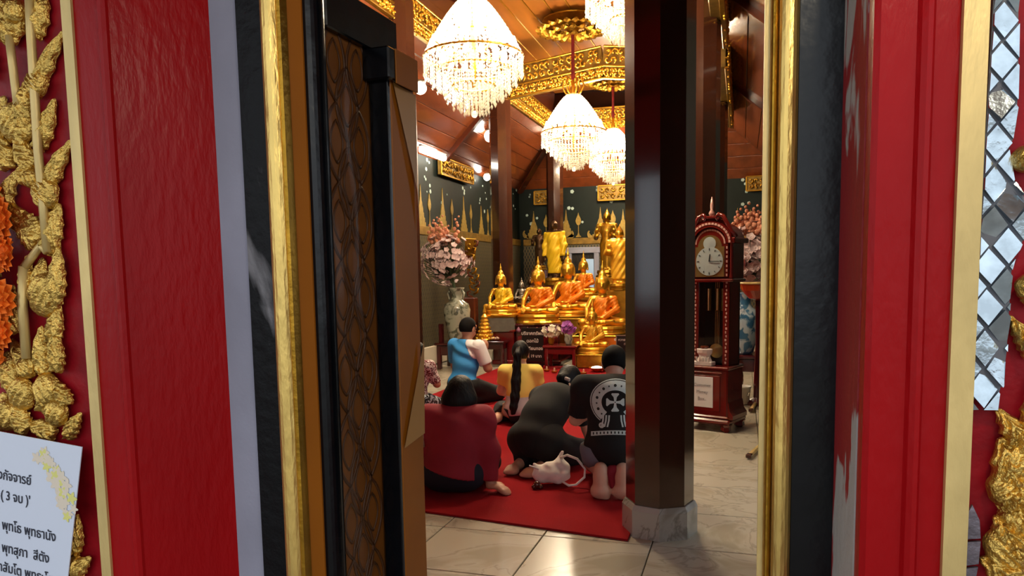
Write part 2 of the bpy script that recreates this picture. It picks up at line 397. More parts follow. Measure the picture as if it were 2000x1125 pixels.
hp = Vector((XL, YB, ZB + .07)) - Vector((WL, WBK, 3.47)); hM = basis(Vector((WL, WBK, 3.47)) + hp * .5, hp.normalized(), Vector((hp.y, -hp.x, 0)).normalized(), hp.normalized().cross(Vector((hp.y, -hp.x, 0)).normalized()))
MB().box((0, 0, 0), (hp.length, .16, .12), hM, bev=.01).build('hip_rafter', 'wood_dark', sb)
def scrolls(L, h, seed, dens=1.0):
    """carved foliage of a beam: little curled tendrils and berries, along x, standing out to -y"""
    r = random.Random(seed); mb = MB(); n = int(L / (h * .42) * dens)
    for i in range(n):
        x = -L / 2 + (i + .5) * L / n
        for row in (-1, 1):
            cx, cz = x + r.uniform(-.02, .02), row * h * .22; s = h * r.uniform(.2, .27); d = r.choice((-1, 1)); ph = r.uniform(0, 6.28)
            path = [(cx + s * (1 - t * .75) * math.cos(ph + d * t * 5.4), -.02 - .02 * t, cz + s * (1 - t * .75) * math.sin(ph + d * t * 5.4)) for t in (0, .2, .4, .6, .8, 1)]
            mb.tube(path, [.006, .016, .018, .018, .018, .02], 5)
            mb.ball((cx + r.uniform(-.05, .05), -.025, cz + r.uniform(-.06, .06)), .018, 4)
    return mb
def carved_beam(name, c, L, h, dirx, seed, label, tilt=0, chev=0):
    """two carved bands between plain fillets; dirx: beam runs along x (faces -y) or along y (faces the nave)"""
    rz = {'x': 0, '+y': -math.pi / 2, '-y': math.pi / 2}[dirx]
    t = thing(name, label, 'beam', c, rz)
    halves = [(-1, L / 2), (1, L / 2)] if chev else [(0, L)]
    for k, l in halves:
        M = Matrix.Translation((k * l / 2, 0, 0)) @ Matrix.Rotation(chev * k, 4, 'Y') if chev else Matrix.Identity(4)
        MB().box((0, .06, 0), (l + .03, .12, h), M, bev=.01).build('beam_core', 'gold_worn', t)
        for z in (-h / 2, -.12 * h, h / 2): MB().box((0, -.01, z), (l + .03, .06, .03), M, bev=.008).build('fillet', 'gold_dark', t)
        for z0, hh_, q in ((.2 * h, .56 * h, 1), (-.32 * h, .3 * h, 2)):
            mb = scrolls(l, hh_, seed + q); mb.v = [tuple(M @ Vector((v[0], v[1], v[2] + z0))) for v in mb.v]
            tag(mb.build('carved_foliage', 'gold_bright', t, True), kind='stuff')
    return t
xm = (XL + XR) / 2
carved_beam('carved_beam', (xm, 12.4, 4.83), XR - XL, .5, 'x', 1, 'carved gilt cross beam just behind the middle chandelier, rising to the ridge', chev=.12)
carved_beam('carved_beam', (xm, YB, 4.85), XR - XL, .42, 'x', 2, 'carved gilt cross beam farthest back, near the rear wall')
carved_beam('carved_beam', (XL, 6.2, 4.78), 8.0, .42, '-y', 3, 'long carved gilt beam over the left pillars, above the nearest chandelier')
carved_beam('carved_beam', (XL, 14.35, 4.78), 3.8, .42, '-y', 4, 'short carved gilt beam running back over the far left pillars')
carved_beam('carved_beam', (XR, 6.4, 4.78), 3.9, .42, '+y', 5, 'carved gilt beam over the right-hand pillars, near the doorway')
carved_beam('carved_beam', (XR, 10.4, 4.78), 3.9, .42, '+y', 6, 'carved gilt beam over the right-hand pillars, behind the clock')
carved_beam('carved_board', (XR + .20, 7.4, 4.29), 4.0, .32, '-y', 7, 'gilt carved board on the aisle side of the right pillars, nearer one')
carved_beam('carved_board', (XR + .20, 12.4, 4.29), 4.2, .32, '-y', 8, 'gilt carved board on the aisle side of the right pillars, farther one')
for x in (XL, XR): struct('trim_1' if x == XL else 'trim_2', MB().box((x + (-.09 if x == XL else .09), 9.1, 5.1), (.1, 14.9, .95)), 'wood_dark')

# ------------------------------------------------------------------ pillars
def pillar(x, y, r, label, base=True, group='dark lacquered pillars of the hall'):
    t = thing('pillar', label, 'pillar', (x, y, 0), 0, group)
    a0 = math.radians(22.5) + math.radians(-16.5)
    pts = lambda rr: [(rr, 0)]
    mb = MB().lathe([(r, .16), (r, ZB + .25)], 8, None, a0)
    mb.build('shaft', 'pillar_lacquer', t)
    MB().lathe([(r * 1.115, 0), (r * 1.115, .155), (r * 1.04, .185)], 8, None, a0).build('stone_foot', 'stone_base', t)
    return t
pc = atZ(1295, 1051)
PX0, PY0 = -.447, 4.30
pillar(PX0, PY0, .194, 'tall dark lacquered pillar on a stone foot, nearest, in the doorway view')
pillar(-.43, 8.4, .19, 'dark pillar rising directly behind the longcase clock')
pillar(-.43, 12.4, .19, 'dark pillar seen as a slim strip right of the one behind the clock')
pillar(-4.0, 8.5, .19, 'dark pillar half hidden behind the top of the open door leaf')
pillar(-4.0, 12.4, .19, 'dark pillar standing behind the small yellow-robed seated statue at left')
pillar(-4.0, 16.3, .185, 'far dark pillar behind the standing statue in yellow cloth')

# ------------------------------------------------------------------ front wall and door case
ZW = 3.3
fw = MB()
fw.plan([(-2.85, 1.48), (-2.30, 1.48), (-2.30, 1.75), (-2.85, 1.75)], 0, 1.15); fw.plan([(-2.85, 1.48), (-2.30, 1.48), (-2.30, 1.75), (-2.85, 1.75)], 2.45, ZW)   # sill and head of the window left of the carving
fw.plan([(-6.0, 1.48), (-2.85, 1.48), (-2.85, 1.75), (-6.0, 1.75)], 0, ZW)
fw.plan([(-2.30, 1.48), (-1.45, 1.48), (-1.32, 1.67), (-1.09, 1.67), (-1.09, 1.75), (-2.30, 1.75)], 0, ZW)
fw.plan([(.05, 1.75), (.05, 1.67), (.195, 1.67), (.195, 1.36), (3.2, 1.36), (3.2, 1.75)], 0, ZW)
fw.box((-.5, 1.55, 3.5), (9.4, .4, .7)); fw.box((-.5, 1.7, 2.95), (1.4, .14, .5))
struct('wall_front', fw, 'red_panel')
def strip(name, px0, px1, y, m, th=.03, rnd=False, z0=.02, z1=ZW, grooves=()):
    x0, x1 = xat(px0, y), xat(px1, y)
    if rnd:
        n = 8; c = (x0 + x1) / 2; w = (x1 - x0) / 2
        poly = [(x1, y + th), (x0, y + th)] + [(c - w * math.cos(math.pi * i / n), y + .012 - .022 * math.sin(math.pi * i / n)) for i in range(n + 1)]
    else: poly = [(x0, y + th), (x0, y), (x1, y), (x1, y + th)]
    return struct(name, MB().plan(poly, z0, z1), m, False)
# left side, from the carved panel towards the opening
DL = .12
strip('trim_3', 158, 177, 1.318 + DL, 'gold_pale', .05)
xl0, xl1 = xat(176, 1.445), xat(240, 1.445)
struct('trim_4', MB().plan([(xl0, 1.66), (xl0, 1.452), (xl0 + .008, 1.445), (xl1 - .022, 1.445), (xl1 - .014, 1.438), (xl1 - .004, 1.438), (xl1 + .003, 1.445), (xl1 + .004, 1.453), (xl1 + .010, 1.462), (-1.303, 1.652), (-1.303, 1.67)], 0, ZW), 'red_paint')
strip('trim_5', 434, 490, 1.650, 'cement', .03)
strip('trim_6', 487, 534, 1.642, 'black_worn', .03)
strip('trim_7', 530, 562, 1.630, 'gold_strip', .04, True)
strip('trim_8', 560, 571, 1.636, 'gold_dark', .03)
jx = xat(569, 1.65)
struct('trim_9', MB().plan([(jx - .02, 1.652), (jx, 1.652), (jx + .030, 1.702), (jx + .030, 1.75), (jx - .02, 1.75)], 0, ZW), 'jamb_brown')
# right side
strip('trim_10', 1486, 1499, 1.655, 'gold_pale', .03)
strip('trim_11', 1497, 1514, 1.640, 'gold_dark', .03, True)
strip('trim_12', 1513, 1553, 1.628, 'gold_strip', .04, True)
strip('trim_13', 1553, 1640, 1.642, 'black_lacquer', .03)
sx0 = xat(1640, 1.642)
xr0, xr1 = xat(1690, 1.33), xat(1862, 1.33)
w_ = xr1 - xr0
struct('trim_14', MB().plan([(sx0 - .003, 1.66), (xr0 - .002, 1.37), (xr0 + .02, 1.37), (sx0 + .03, 1.66)], 0, ZW), 'peeling')
prof = [(xr0 + .02, 1.40), (xr0, 1.366), (xr0 + .003, 1.338), (xr0 + .012, 1.330), (xr0 + .5 * w_, 1.332), (xr0 + .54 * w_, 1.322), (xr0 + .60 * w_, 1.316), (xr0 + .66 * w_, 1.320), (xr0 + .70 * w_, 1.330), (xr1, 1.330), (xr1, 1.42)]
struct('trim_15', MB().plan(prof, 0, ZW), 'red_paint')
strip('trim_16', 1862, 1911, 1.315, 'gold_pale', .05)
# porch roof over the visitor, and its hanging lamp
struct('ceiling_porch', MB().box((-.5, .2, 3.6), (9.4, 2.9, .12)), 'wood_ceiling')

# ------------------------------------------------------------------ open door leaf
mat('film', '#ffffff', .06)
m = MATS['film']; nt = m.node_tree; N, L = nt.nodes, nt.links; out = N['Material Output']
tr = N.new('ShaderNodeBsdfTransparent'); tr.inputs[0].default_value = (.93, .90, .85, 1); gl = N.new('ShaderNodeBsdfGlossy'); gl.inputs['Roughness'].default_value = .09
fr = N.new('ShaderNodeLayerWeight'); fr.inputs[0].default_value = .5; pw = N.new('ShaderNodeMath'); pw.operation = 'POWER'; pw.inputs[1].default_value = 6.0; ms = N.new('ShaderNodeMixShader')
nz = N.new('ShaderNodeTexNoise'); nz.inputs['Scale'].default_value = 9; mpp = N.new('ShaderNodeMapping'); mpp.inputs['Scale'].default_value = (1, 1, .2)
tcc = N.new('ShaderNodeTexCoord'); L.new(tcc.outputs['Object'], mpp.inputs[0]); L.new(mpp.outputs[0], nz.inputs['Vector'])
bb = N.new('ShaderNodeBump'); bb.inputs['Strength'].default_value = .22; bb.inputs['Distance'].default_value = .02; L.new(nz.outputs['Fac'], bb.inputs['Height']); L.new(bb.outputs[0], gl.inputs['Normal']); L.new(bb.outputs[0], fr.inputs['Normal'])
L.new(fr.outputs['Facing'], pw.inputs[0]); L.new(pw.outputs[0], ms.inputs[0]); L.new(tr.outputs[0], ms.inputs[1]); L.new(gl.outputs[0], ms.inputs[2]); L.new(ms.outputs[0], out.inputs['Surface'])

HX, HY, BETA = jx + .034, 1.708, math.radians(3.5)
mat('film_tan', '#a9793a', .35)
ld = Vector((math.sin(BETA), math.cos(BETA), 0)); ln = Vector((math.cos(BETA), -math.sin(BETA), 0))   # along the leaf, out of its face
def leafT(px, py=562, off=0.0):
    d = ray(px, py); h = Vector((HX, HY, HC)) + ln * off
    k = (h - EYE).dot(ln) / d.dot(ln); p = EYE + d * k
    return (p - h).dot(ld), p.z
leaf = thing('door_1', None, None, (HX, HY, 0)); leaf['kind'] = 'structure'
LM = basis((0, 0, 0), ld, ln, (0, 0, 1))      # x along, y out of face, z up
LW = leafT(817, 562, .062)[0]; zt = leafT(748, 34)[1]; t1 = leafT(650)[0]; t2 = leafT(736)[0]
MB().box((LW / 2, -.028, zt / 2 + .01), (LW, .04, zt - .02), LM).build('leaf_board', 'leaf_brown', leaf)
n = 10
st = [(t1 * (i / n), .004 + .022 * math.sin(math.pi * i / n) ** .7) for i in range(n + 1)]
smb = MB(); smb.plan([(t1, -.01), (0, -.01)] + st, .02, zt); smb.v = [tuple(LM @ Vector(v)) for v in smb.v]; smb.build('stile', 'black_lacquer', leaf, False)
MB().box(((t1 + LW) / 2, .002, zt - .06), (LW - t1, .024, .12), LM, bev=.004).build('top_rail', 'black_lacquer', leaf)
MB().box(((t1 + LW) / 2, .002, .12), (LW - t1, .024, .22), LM, bev=.004).build('bottom_rail', 'black_lacquer', leaf)
zc = .26
pan_w = t2 - t1
# lozenge relief: pointed leaf-shaped cells in two staggered columns, each a raised rim
cw, chh = pan_w / 2.0, .215
def rim(w, h):
    mb = MB(); pth = []
    for i in range(25):
        a = i / 24; s = 1 if a <= .5 else -1; u = a * 2 if a <= .5 else 2 - a * 2
        pth.append((s * w / 2 * math.sin(math.pi * u) ** .8 * (1 - .25 * math.cos(2 * math.pi * u) * 0), 0, h * (u - .5)))
    mb.tube(pth, .0055, 5); 
    pth2 = [(p[0] * .55, 0, p[2] * .55) for p in pth]; mb.tube(pth2, .0045, 4)
    return mb
rme = rim(cw * .92, chh * .97); rme.v = [tuple(LM @ Vector((v[0], v[1] * .6, v[2]))) for v in rme.v]; rme = rme.mesh('lozenge', 'leaf_relief', True)
k = 0; z = zc + chh / 2
while z < zt - .16:
    for c in range(2 if k % 2 == 0 else 1):
        tt = t1 + cw * (c + .5) if k % 2 == 0 else t1 + cw
        link('lozenge', rme, leaf, LM @ Vector((tt, -.007, z)))
    z += chh / 2; k += 1
# clear protective film, slightly rippled
fm = MB(); nu, nv = 8, 40; fv = []
for j in range(nv + 1):
    for i in range(nu + 1):
        u, v_ = i / nu, j / nv
        fv.append(LM @ Vector((t1 + u * pan_w, .006 + .0025 * math.sin(u * 9 + v_ * 5) + .002 * math.sin(v_ * 31 + u * 4), zc + v_ * (zt - .14 - zc))))
fm.add(fv, [(j * (nu + 1) + i, j * (nu + 1) + i + 1, (j + 1) * (nu + 1) + i + 1, (j + 1) * (nu + 1) + i) for j in range(nv) for i in range(nu)])
fm.build('clear_film', 'film', leaf, True)
# closing batten on the free edge: black near side, brown outer face, block at its top
pr = .062
tb = t2; zb = leafT(745, 150)[1]
bb_ = MB().box(((tb + LW) / 2 + .012, pr / 2, zb / 2), (LW - tb - .004, pr - .004, zb - .04), LM, bev=.004); bat = bb_.build('closing_batten', 'batten_brown', leaf)
MB().box((tb + .004, pr / 2 - .002, zb / 2), (.014, pr + .001, zb - .04), LM, bev=.003).build('batten_edge', 'black_lacquer', bat)
zk0, zk1 = leafT(745, 172)[1], leafT(745, 112)[1]
blk = MB().box(((tb + LW) / 2 - .012, pr / 2 + .004, (zk0 + zk1) / 2), (LW - tb + .028, pr + .028, zk1 - zk0), LM, bev=.005).build('batten_block', 'black_lacquer', leaf)
MB().box(((tb + LW) / 2 + .004, pr + .0195, (zk0 + zk1) / 2 - .004), (LW - tb - .012, .004, zk1 - zk0 + .006), LM, bev=.001).build('block_face', 'batten_brown', blk)
# stray folds of the film caught on the batten
MB().add([LM @ Vector(p) for p in ((tb + .02, pr + .004, zk0), (LW + .01, pr + .006, zk0 - .01), (LW + .01, pr + .006, zk0 - .42), (LW - .01, pr + .012, zk0 - .3))], [(0, 1, 2, 3)]).build('film_fold', 'film_tan', leaf)
MB().add([LM @ Vector(p) for p in ((tb + .02, pr + .004, .98), (LW + .004, pr + .006, 1.0), (LW + .006, pr + .012, 1.30))], [(0, 1, 2)]).build('film_fold', 'film_tan', leaf)

# ------------------------------------------------------------------ human figures
mat('skin', '#b98468', .55, var=.12, vscale=9); mat('skin_light', '#d8a68c', .55, var=.12, vscale=9)
mat('hair', '#0a0708', .55, bump=.5, bscale=60, stretch=(1, 1, .15), spec=.25); mat('hair_short', '#0a0808', .75, spec=.15)
mat('cloth_maroon', '#8c1226', .85, var=.15, vscale=5, bump=.15, bscale=8); mat('cloth_navy', '#0d0d1c', .85)
mat('cloth_blue', '#2f86c8', .75, bump=.3, bscale=9); mat('cloth_white', '#dfdcdc', .8)
mat('cloth_black', '#0d0c0e', .85, bump=.15, bscale=8); mat('cloth_dark', '#141316', .85)
mat('cloth_yellow', '#f2d468', .8, bump=.15, bscale=9); mat('cloth_grey', '#bdb4b2', .85)
mat('denim_grey', '#6d7684', .85); mat('cloth_cream', '#c9a48f', .85); mat('canvas', '#eee5db', .85, var=.08, bump=.2, bscale=20)
m = mat('cloth_pattern', '#5a2226', .85); r_ = ramp_mask(m, None, .47, .53, '#2c1518', '#c8b6b4', 26.0, dist=1.5)
q_ = r_.color_ramp.elements.new(.42); q_.color = lin('#6e1d26')
m = mat('skirt_pattern', '#101014', .85); ramp_mask(m, None, .50, .54, '#0d0e12', '#b9c3cb', 22.0, dist=1.0)
mat('print_white', '#c4d3d2', .8); mat('print_dark', '#0b0c0d', .85)

def v3(p): return np.array(p, float)
def frame(spine, side):
    z = Vector(spine).normalized(); x = Vector(side); x = (x - z * x.dot(z)).normalized(); y = z.cross(x)
    return Matrix(((x.x, y.x, z.x), (x.y, y.y, z.y), (x.z, y.z, z.z)))
def hand(s, w, d, side, nrm, tg, curl=.35, k=1.0):
    w, d, side, nrm = Vector(w), Vector(d).normalized(), Vector(side).normalized(), Vector(nrm).normalized()
    s.ell(w + d * .045 * k, (.040 * k, .055 * k, .017 * k), Matrix((side, d, nrm)).transposed(), tg)
    for i, (o, l) in enumerate(((-.030, .058), (-.010, .072), (.010, .076), (.029, .068))):
        a = w + d * .085 * k + side * o * k; b = a + (d + nrm * curl * .4) * l * .5 * k; c = b + (d + nrm * curl * 1.2).normalized() * l * .5 * k
        s.cap(a, b, .0098 * k, .0092 * k, tg); s.cap(b, c, .0092 * k, .008 * k, tg)
    a = w + d * .02 * k + side * .034 * k; b = a + (d * .7 + side * .7) * .04 * k; s.cap(a, b, .013 * k, .011 * k, tg); s.cap(b, b + (d + side * .25) * .03 * k, .011 * k, .009 * k, tg)
def foot(s, ankle, toe, tg, up=(0, 0, 1), k=1.0):
    a, t = Vector(ankle), Vector(toe); d = (t - a); u = Vector(up); side = d.cross(u).normalized()
    heel = a - d.normalized() * .03
    s.cap(heel, a + d * .3, .034 * k, .034 * k, tg); s.cap(a + d * .2, a + d * .75, .033 * k, .036 * k, tg); s.cap(a + d * .72 + side * .02 * k, a + d * .72 - side * .02 * k, .03 * k, .03 * k, tg)
    for i in range(5):
        o = side * (.032 - .016 * i) * k; e = a + d * (1 - .035 * i) + o; s.cap(a + d * .75 + o * .9, e, .014 * k, (.015 if i == 0 else .011) * k, tg)
def human(J, fat=1.0, hk=1.0):
    s = SDF(); s.floor = .002; g = lambda n: Vector(J[n]); sp = g('nk') - g('pel'); side = g('sr') - g('sl')
    R = frame(sp, side); RP = frame(g('wa') - g('pel'), g('tr') - g('tl')); RC = frame(g('nk') - g('wa'), side)
    s.ell(g('pel'), (.165 * fat, .125 * fat, .12), RP, 'torso_p'); s.ell(g('wa'), (.135 * fat, .105 * fat, .14), R, 'torso_w')
    s.ell(g('ch'), (.158 * fat, .108 * fat, .16), RC, 'torso_c'); s.cap(g('sl'), g('sr'), .058 * fat, None, 'torso_s')
    s.cap(g('pel'), g('wa'), .11 * fat, .105 * fat, 'torso_a'); s.cap(g('wa'), g('ch'), .105 * fat, .11 * fat, 'torso_b')
    f = Vector(J['face']).normalized(); hd = g('hd'); up = Vector(J.get('hup', hd - g('nk'))); up = (up - f * up.dot(f)).normalized(); x = f.cross(up); H = Matrix((x, f, up)).transposed()
    s.cap(g('nk') - up * .03, hd - up * .05 - f * .01, .058, .052, 'neck')
    P = lambda a, b, c: hd + (x * a + f * b + up * c) * hk
    s.ell(P(0, -.01, .02), (.076 * hk, .096 * hk, .1 * hk), H, 'head'); s.ell(P(0, .03, -.055), (.052 * hk, .06 * hk, .055 * hk), H, 'head')
    s.cap(P(0, .088, .01), P(0, .108, -.022), .008 * hk, .014 * hk, 'face'); s.cap(P(-.018, .086, -.058), P(.018, .086, -.058), .009 * hk, None, 'face')
    s.cap(P(-.035, .082, .03), P(.035, .082, .03), .012 * hk, None, 'face')
    for q in (-1, 1): s.ell(P(q * .079, -.005, -.005), (.011 * hk, .02 * hk, .034 * hk), H, 'ear')
    for q in 'lr':
        s.cap(g('s' + q), g('e' + q), .054 * fat, .043, 'uarm' + q); s.cap(g('e' + q), g('w' + q), .043, .029, 'farm' + q)
        s.cap(g('t' + q), g('k' + q), .098 * fat, .066, 'thigh' + q); s.cap(g('k' + q), g('a' + q), .064, .04, 'calf' + q)
        foot(s, J['a' + q], J['o' + q], 'foot' + q, J.get('fup' + q, (0, 0, 1)), J.get('fk', 1.0))
        sgn = -1 if q == 'l' else 1
        d = J.get('hd' + q, tuple(g('w' + q) - g('e' + q))); hand(s, J['w' + q], d, J.get('hs' + q, (-sgn, 0, 0)), J.get('hn' + q, (0, 0, -1)), 'hand' + q)
    s.hd, s.H, s.f, s.up, s.x, s.hk = hd, H, f, up, x, hk
    return s
def eyes(t, s):
    for q in (-1, 1):
        e = MB(); e.ball(s.hd + (s.x * q * .032 + s.f * .078 + s.up * .012) * s.hk, .013, 6); e.build('eye', 'cloth_white', t, True)
def haircap(s, extra=(), infl=.016, front=.035, drop=-.02):
    h = SDF(); H = s.H; hd = s.hd
    h.ell(hd - s.f * .012 * s.hk + s.up * .022 * s.hk, np.array((.076, .096, .1)) * s.hk + infl, H)
    for e in extra: h.p.append(e)
    hv, fv, uv = np.array(hd), np.array(s.f), np.array(s.up)
    def cut(X, Y, Z):
        a = (X - hv[0]) * fv[0] + (Y - hv[1]) * fv[1] + (Z - hv[2]) * fv[2]; b = (X - hv[0]) * uv[0] + (Y - hv[1]) * uv[1] + (Z - hv[2]) * uv[2]
        return np.minimum(a - front, -(b - .05))
    def cut2(X, Y, Z):
        b = (X - hv[0]) * uv[0] + (Y - hv[1]) * uv[1] + (Z - hv[2]) * uv[2]; return drop - b
    return h, [cut] + ([cut2] if drop is not None else [])
RES = .0095
SEIZA = dict(pel=(0, -.10, .25), wa=(0, -.06, .42), ch=(0, -.03, .58), nk=(0, -.02, .735), hd=(0, .01, .86), face=(0, 1, -.05),
             sl=(-.18, -.03, .67), sr=(.18, -.03, .67), el=(-.25, .04, .42), er=(.25, .04, .42), wl=(-.03, .24, .55), wr=(.03, .24, .55),
             hdl=(0.05, .25, 1), hdr=(-.05, .25, 1), hsl=(0, -1, .2), hsr=(0, -1, .2), hnl=(1, 0, 0), hnr=(-1, 0, 0),
             tl=(-.10, -.08, .22), tr=(.10, -.08, .22), kl=(-.14, .33, .085), kr=(.14, .33, .085), al=(-.09, -.13, .06), ar=(.09, -.13, .06), ol=(-.06, -.34, .03), orr=(.06, -.34, .03))
def fix(J):
    J = dict(J)
    if 'orr' in J: J['or'] = J.pop('orr')
    return J
def sleeve_cut(J, q, t, L=.14):
    a, b = v3(J['s' + q]), v3(J['e' + q]); p = a + (b - a) * t; n = b - a; n = n / np.linalg.norm(n)
    def c(X, Y, Z):
        d = (X - p[0]) * n[0] + (Y - p[1]) * n[1] + (Z - p[2]) * n[2]
        rr = np.sqrt((X - p[0] - d * n[0]) ** 2 + (Y - p[1] - d * n[1]) ** 2 + (Z - p[2] - d * n[2]) ** 2)
        return np.minimum(d, L - rr)          # cut only close to the arm's own axis
    return c
def folds(amp, fx, fy, fz, ph=0.0):
    return lambda X, Y, Z: amp * np.sin(X * fx + Y * fy + Z * fz + ph + 2.2 * np.sin(Z * 9 + X * 5))

# --- woman in maroon, side-sitting, leaning on her right hand
J = fix(dict(SEIZA, pel=(-.02, -.06, .15), wa=(0, -.03, .32), ch=(.01, .0, .46), nk=(.02, .03, .60), hd=(.035, .08, .70), face=(0, 1, -.35),
    sl=(-.17, .0, .535), sr=(.19, .0, .535), el=(-.27, .06, .30), er=(.235, -.0, .30), wl=(-.16, .26, .22), wr=(.245, -.04, .06), hdl=(.6, .6, -.3), hsl=(.5, -.5, .3), hnl=(0, 0, -1),
    hdr=(.55, -.25, -.16), hsr=(.3, .9, 0), hnr=(0, 0, -1),
    tl=(-.11, -.02, .14), tr=(.10, -.02, .14), kl=(-.38, .30, .10), kr=(.20, .40, .11), al=(-.42, -.06, .06), ar=(-.16, .26, .07), ol=(-.52, -.2, .03), orr=(-.34, .2, .04)))
wp = atZ(890, 962); t = thing('person', 'person in a maroon long-sleeved top with a black bob, sitting sideways on the carpet', 'person', (wp.x, wp.y, .014), math.radians(14))
t.scale = (1, 1, .95); s = human(J, 1.12); s.build('body', 'skin', t, res=RES, k=.03); eyes(t, s)
s.pick(['torso', 'uarm', 'farm'], .027).build('top', 'cloth_maroon', t, res=RES, k=.07, warp=folds(.004, 18, 5, 26), cuts=[((-.05, -.1, .175), (-.3, 0, -1)), sleeve_cut(dict(J, sr=J['er'], er=J['wr']), 'r', .9, .062), sleeve_cut(dict(J, sl=J['el'], el=J['wl']), 'l', .9, .062)])
s.pick(['torso_p', 'torso_w', 'thigh', 'calf'], .012).build('trousers', 'cloth_navy', t, res=RES, k=.07, cuts=[((0, 0, .30), (0, 0, 1))])
hx = [('e', v3(s.hd) + (0, -.035, -.035), v3((.128, .115, .11)), np.eye(3), 0, '')]
h, c = haircap(s, hx, .022, .03, -.125); h.build('hair', 'hair', t, res=RES, k=.03, cuts=c)
MB().tube([(-.165, -.085, .50), (-.205, -.07, .46), (-.215, -.06, .40), (-.21, -.05, .34)], [.012, .014, .014, .012], 8).build('strap', 'cloth_cream', t, True)

# --- man in a blue and white raglan shirt, kneeling upright with joined hands
J = fix(dict(SEIZA)); wp = atZ(917, 790)
t = thing('person', 'person in a blue shirt with white sleeves, kneeling upright with joined hands', 'person', (wp.x, wp.y, .014), math.radians(-22))
t.scale = (1.05, 1.05, 1.02)
s = human(J, 1.0); s.build('body', 'skin', t, res=RES, k=.03); eyes(t, s)
s.pick(['torso'], .016).build('shirt', 'cloth_blue', t, res=RES, k=.05, warp=folds(.006, 14, 4, 40), cuts=[((0, 0, .17), (0, 0, -1)), ((0, 0, .735), (0, .2, 1))])
s.pick(['torso'], .0195).build('shoulder_panel', 'cloth_white', t, res=RES, k=.05, warp=folds(.006, 14, 4, 40), cuts=[((.05, 0, .735), (-.20, 0, -.10)), ((0, 0, .735), (0, .2, 1)), ((0, 0, .53), (0, 0, -1))])
for q, sg in (('l', -1), ('r', 1)):
    s.pick(['uarm' + q], .026).build('sleeve', 'cloth_white' if q == 'r' else 'cloth_blue', t, res=RES, k=.03, cuts=[sleeve_cut(J, q, .80)])
s.pick(['torso_p', 'thigh', 'calf'], .014).build('trousers', 'cloth_black', t, res=RES, k=.05, cuts=[((0, 0, .30), (0, 0, 1))])
h, c = haircap(s, (), .012, .04, -.035); h.build('hair', 'hair_short', t, res=RES, k=.02, cuts=c)

# --- person in a patterned top, half hidden by the door leaf
wp = atZ(818, 812); t = thing('person', 'person in a red and white patterned top, half hidden behind the door leaf', 'person', (wp.x, wp.y, .014), math.radians(-5))
J = fix(dict(SEIZA)); t.scale = (.86, .86, .80)
s = human(J, 1.05); s.build('body', 'skin', t, res=.011, k=.03)
s.pick(['torso', 'uarm'], .02).build('top', 'cloth_pattern', t, res=.011, k=.05, cuts=[((0, 0, .24), (0, 0, -1)), sleeve_cut(J, 'l', .9), sleeve_cut(J, 'r', .9)])
s.pick(['torso_p', 'thigh', 'calf'], .018).build('skirt', 'skirt_pattern', t, res=.011, k=.06, cuts=[((0, 0, .30), (0, 0, 1))])
h, c = haircap(s, (), .018, .03, -.07); h.build('hair', 'hair', t, res=.011, k=.02, cuts=c)

# --- girl in yellow with a long ponytail, bare foot to the left
J = fix(dict(SEIZA, pel=(0, -.05, .15), wa=(0, -.03, .31), ch=(0, 0, .45), nk=(0, .01, .59), hd=(0, .04, .705), face=(0, 1, -.1),
    sl=(-.15, .0, .53), sr=(.15, .0, .53), el=(-.21, .06, .32), er=(.21, .06, .32), wl=(-.12, .26, .22), wr=(.12, .26, .22), hdl=(.4, .6, -.3), hdr=(-.4, .6, -.3), hsl=(1, 0, 0), hsr=(-1, 0, 0), hnl=(0, 0, -1), hnr=(0, 0, -1),
    tl=(-.09, -.02, .14), tr=(.09, -.02, .14), kl=(-.24, .30, .08), kr=(.20, .34, .09), al=(-.24, -.07, .055), ar=(-.06, .18, .06), ol=(-.38, -.19, .03), orr=(-.24, .14, .03)))
wp = atZ(1018, 829); t = thing('person', 'person in a yellow T-shirt with a very long dark ponytail, seated on the carpet', 'person', (wp.x, wp.y, .014), math.radians(8))
s = human(J, .92, .95); s.build('body', 'skin_light', t, res=RES, k=.03); eyes(t, s)
s.pick(['torso', 'uarm'], .016).build('shirt', 'cloth_yellow', t, res=RES, k=.05, warp=folds(.003, 12, 4, 30), cuts=[((0, 0, .27), (.08, 0, -1)), sleeve_cut(J, 'l', .62), sleeve_cut(J, 'r', .62), ((0, 0, .60), (0, .2, 1))])
s.pick(['torso_p', 'torso_w', 'torso_a'], .020).build('undershirt', 'cloth_grey', t, res=RES, k=.05, cuts=[((0, 0, .30), (0, 0, 1)), ((0, 0, .11), (.15, 0, -1))])
s.pick(['torso_p', 'thigh', 'calf'], .014).build('skirt', 'cloth_dark', t, res=RES, k=.08, cuts=[((0, 0, .17), (0, 0, 1)), sleeve_cut(dict(sl=J['kl'], el=J['al']), 'l', .75)])
h, c = haircap(s, (), .016, .03, -.055); h.build('hair', 'hair', t, res=RES, k=.02, cuts=c)
pt = SDF(); pp = [(0, -.07, .755), (-.005, -.115, .71), (-.015, -.125, .60), (-.02, -.15, .45), (-.03, -.175, .30), (-.045, -.195, .20), (-.05, -.20, .145)]; pr_ = [.03, .038, .042, .048, .045, .036, .026]
for i in range(6): pt.cap(pp[i], pp[i + 1], pr_[i], pr_[i + 1])
pt.build('ponytail', 'hair', t, res=.008, k=.02, warp=lambda X, Y, Z: .003 * np.sin(X * 160 + 3 * np.sin(Z * 18)))

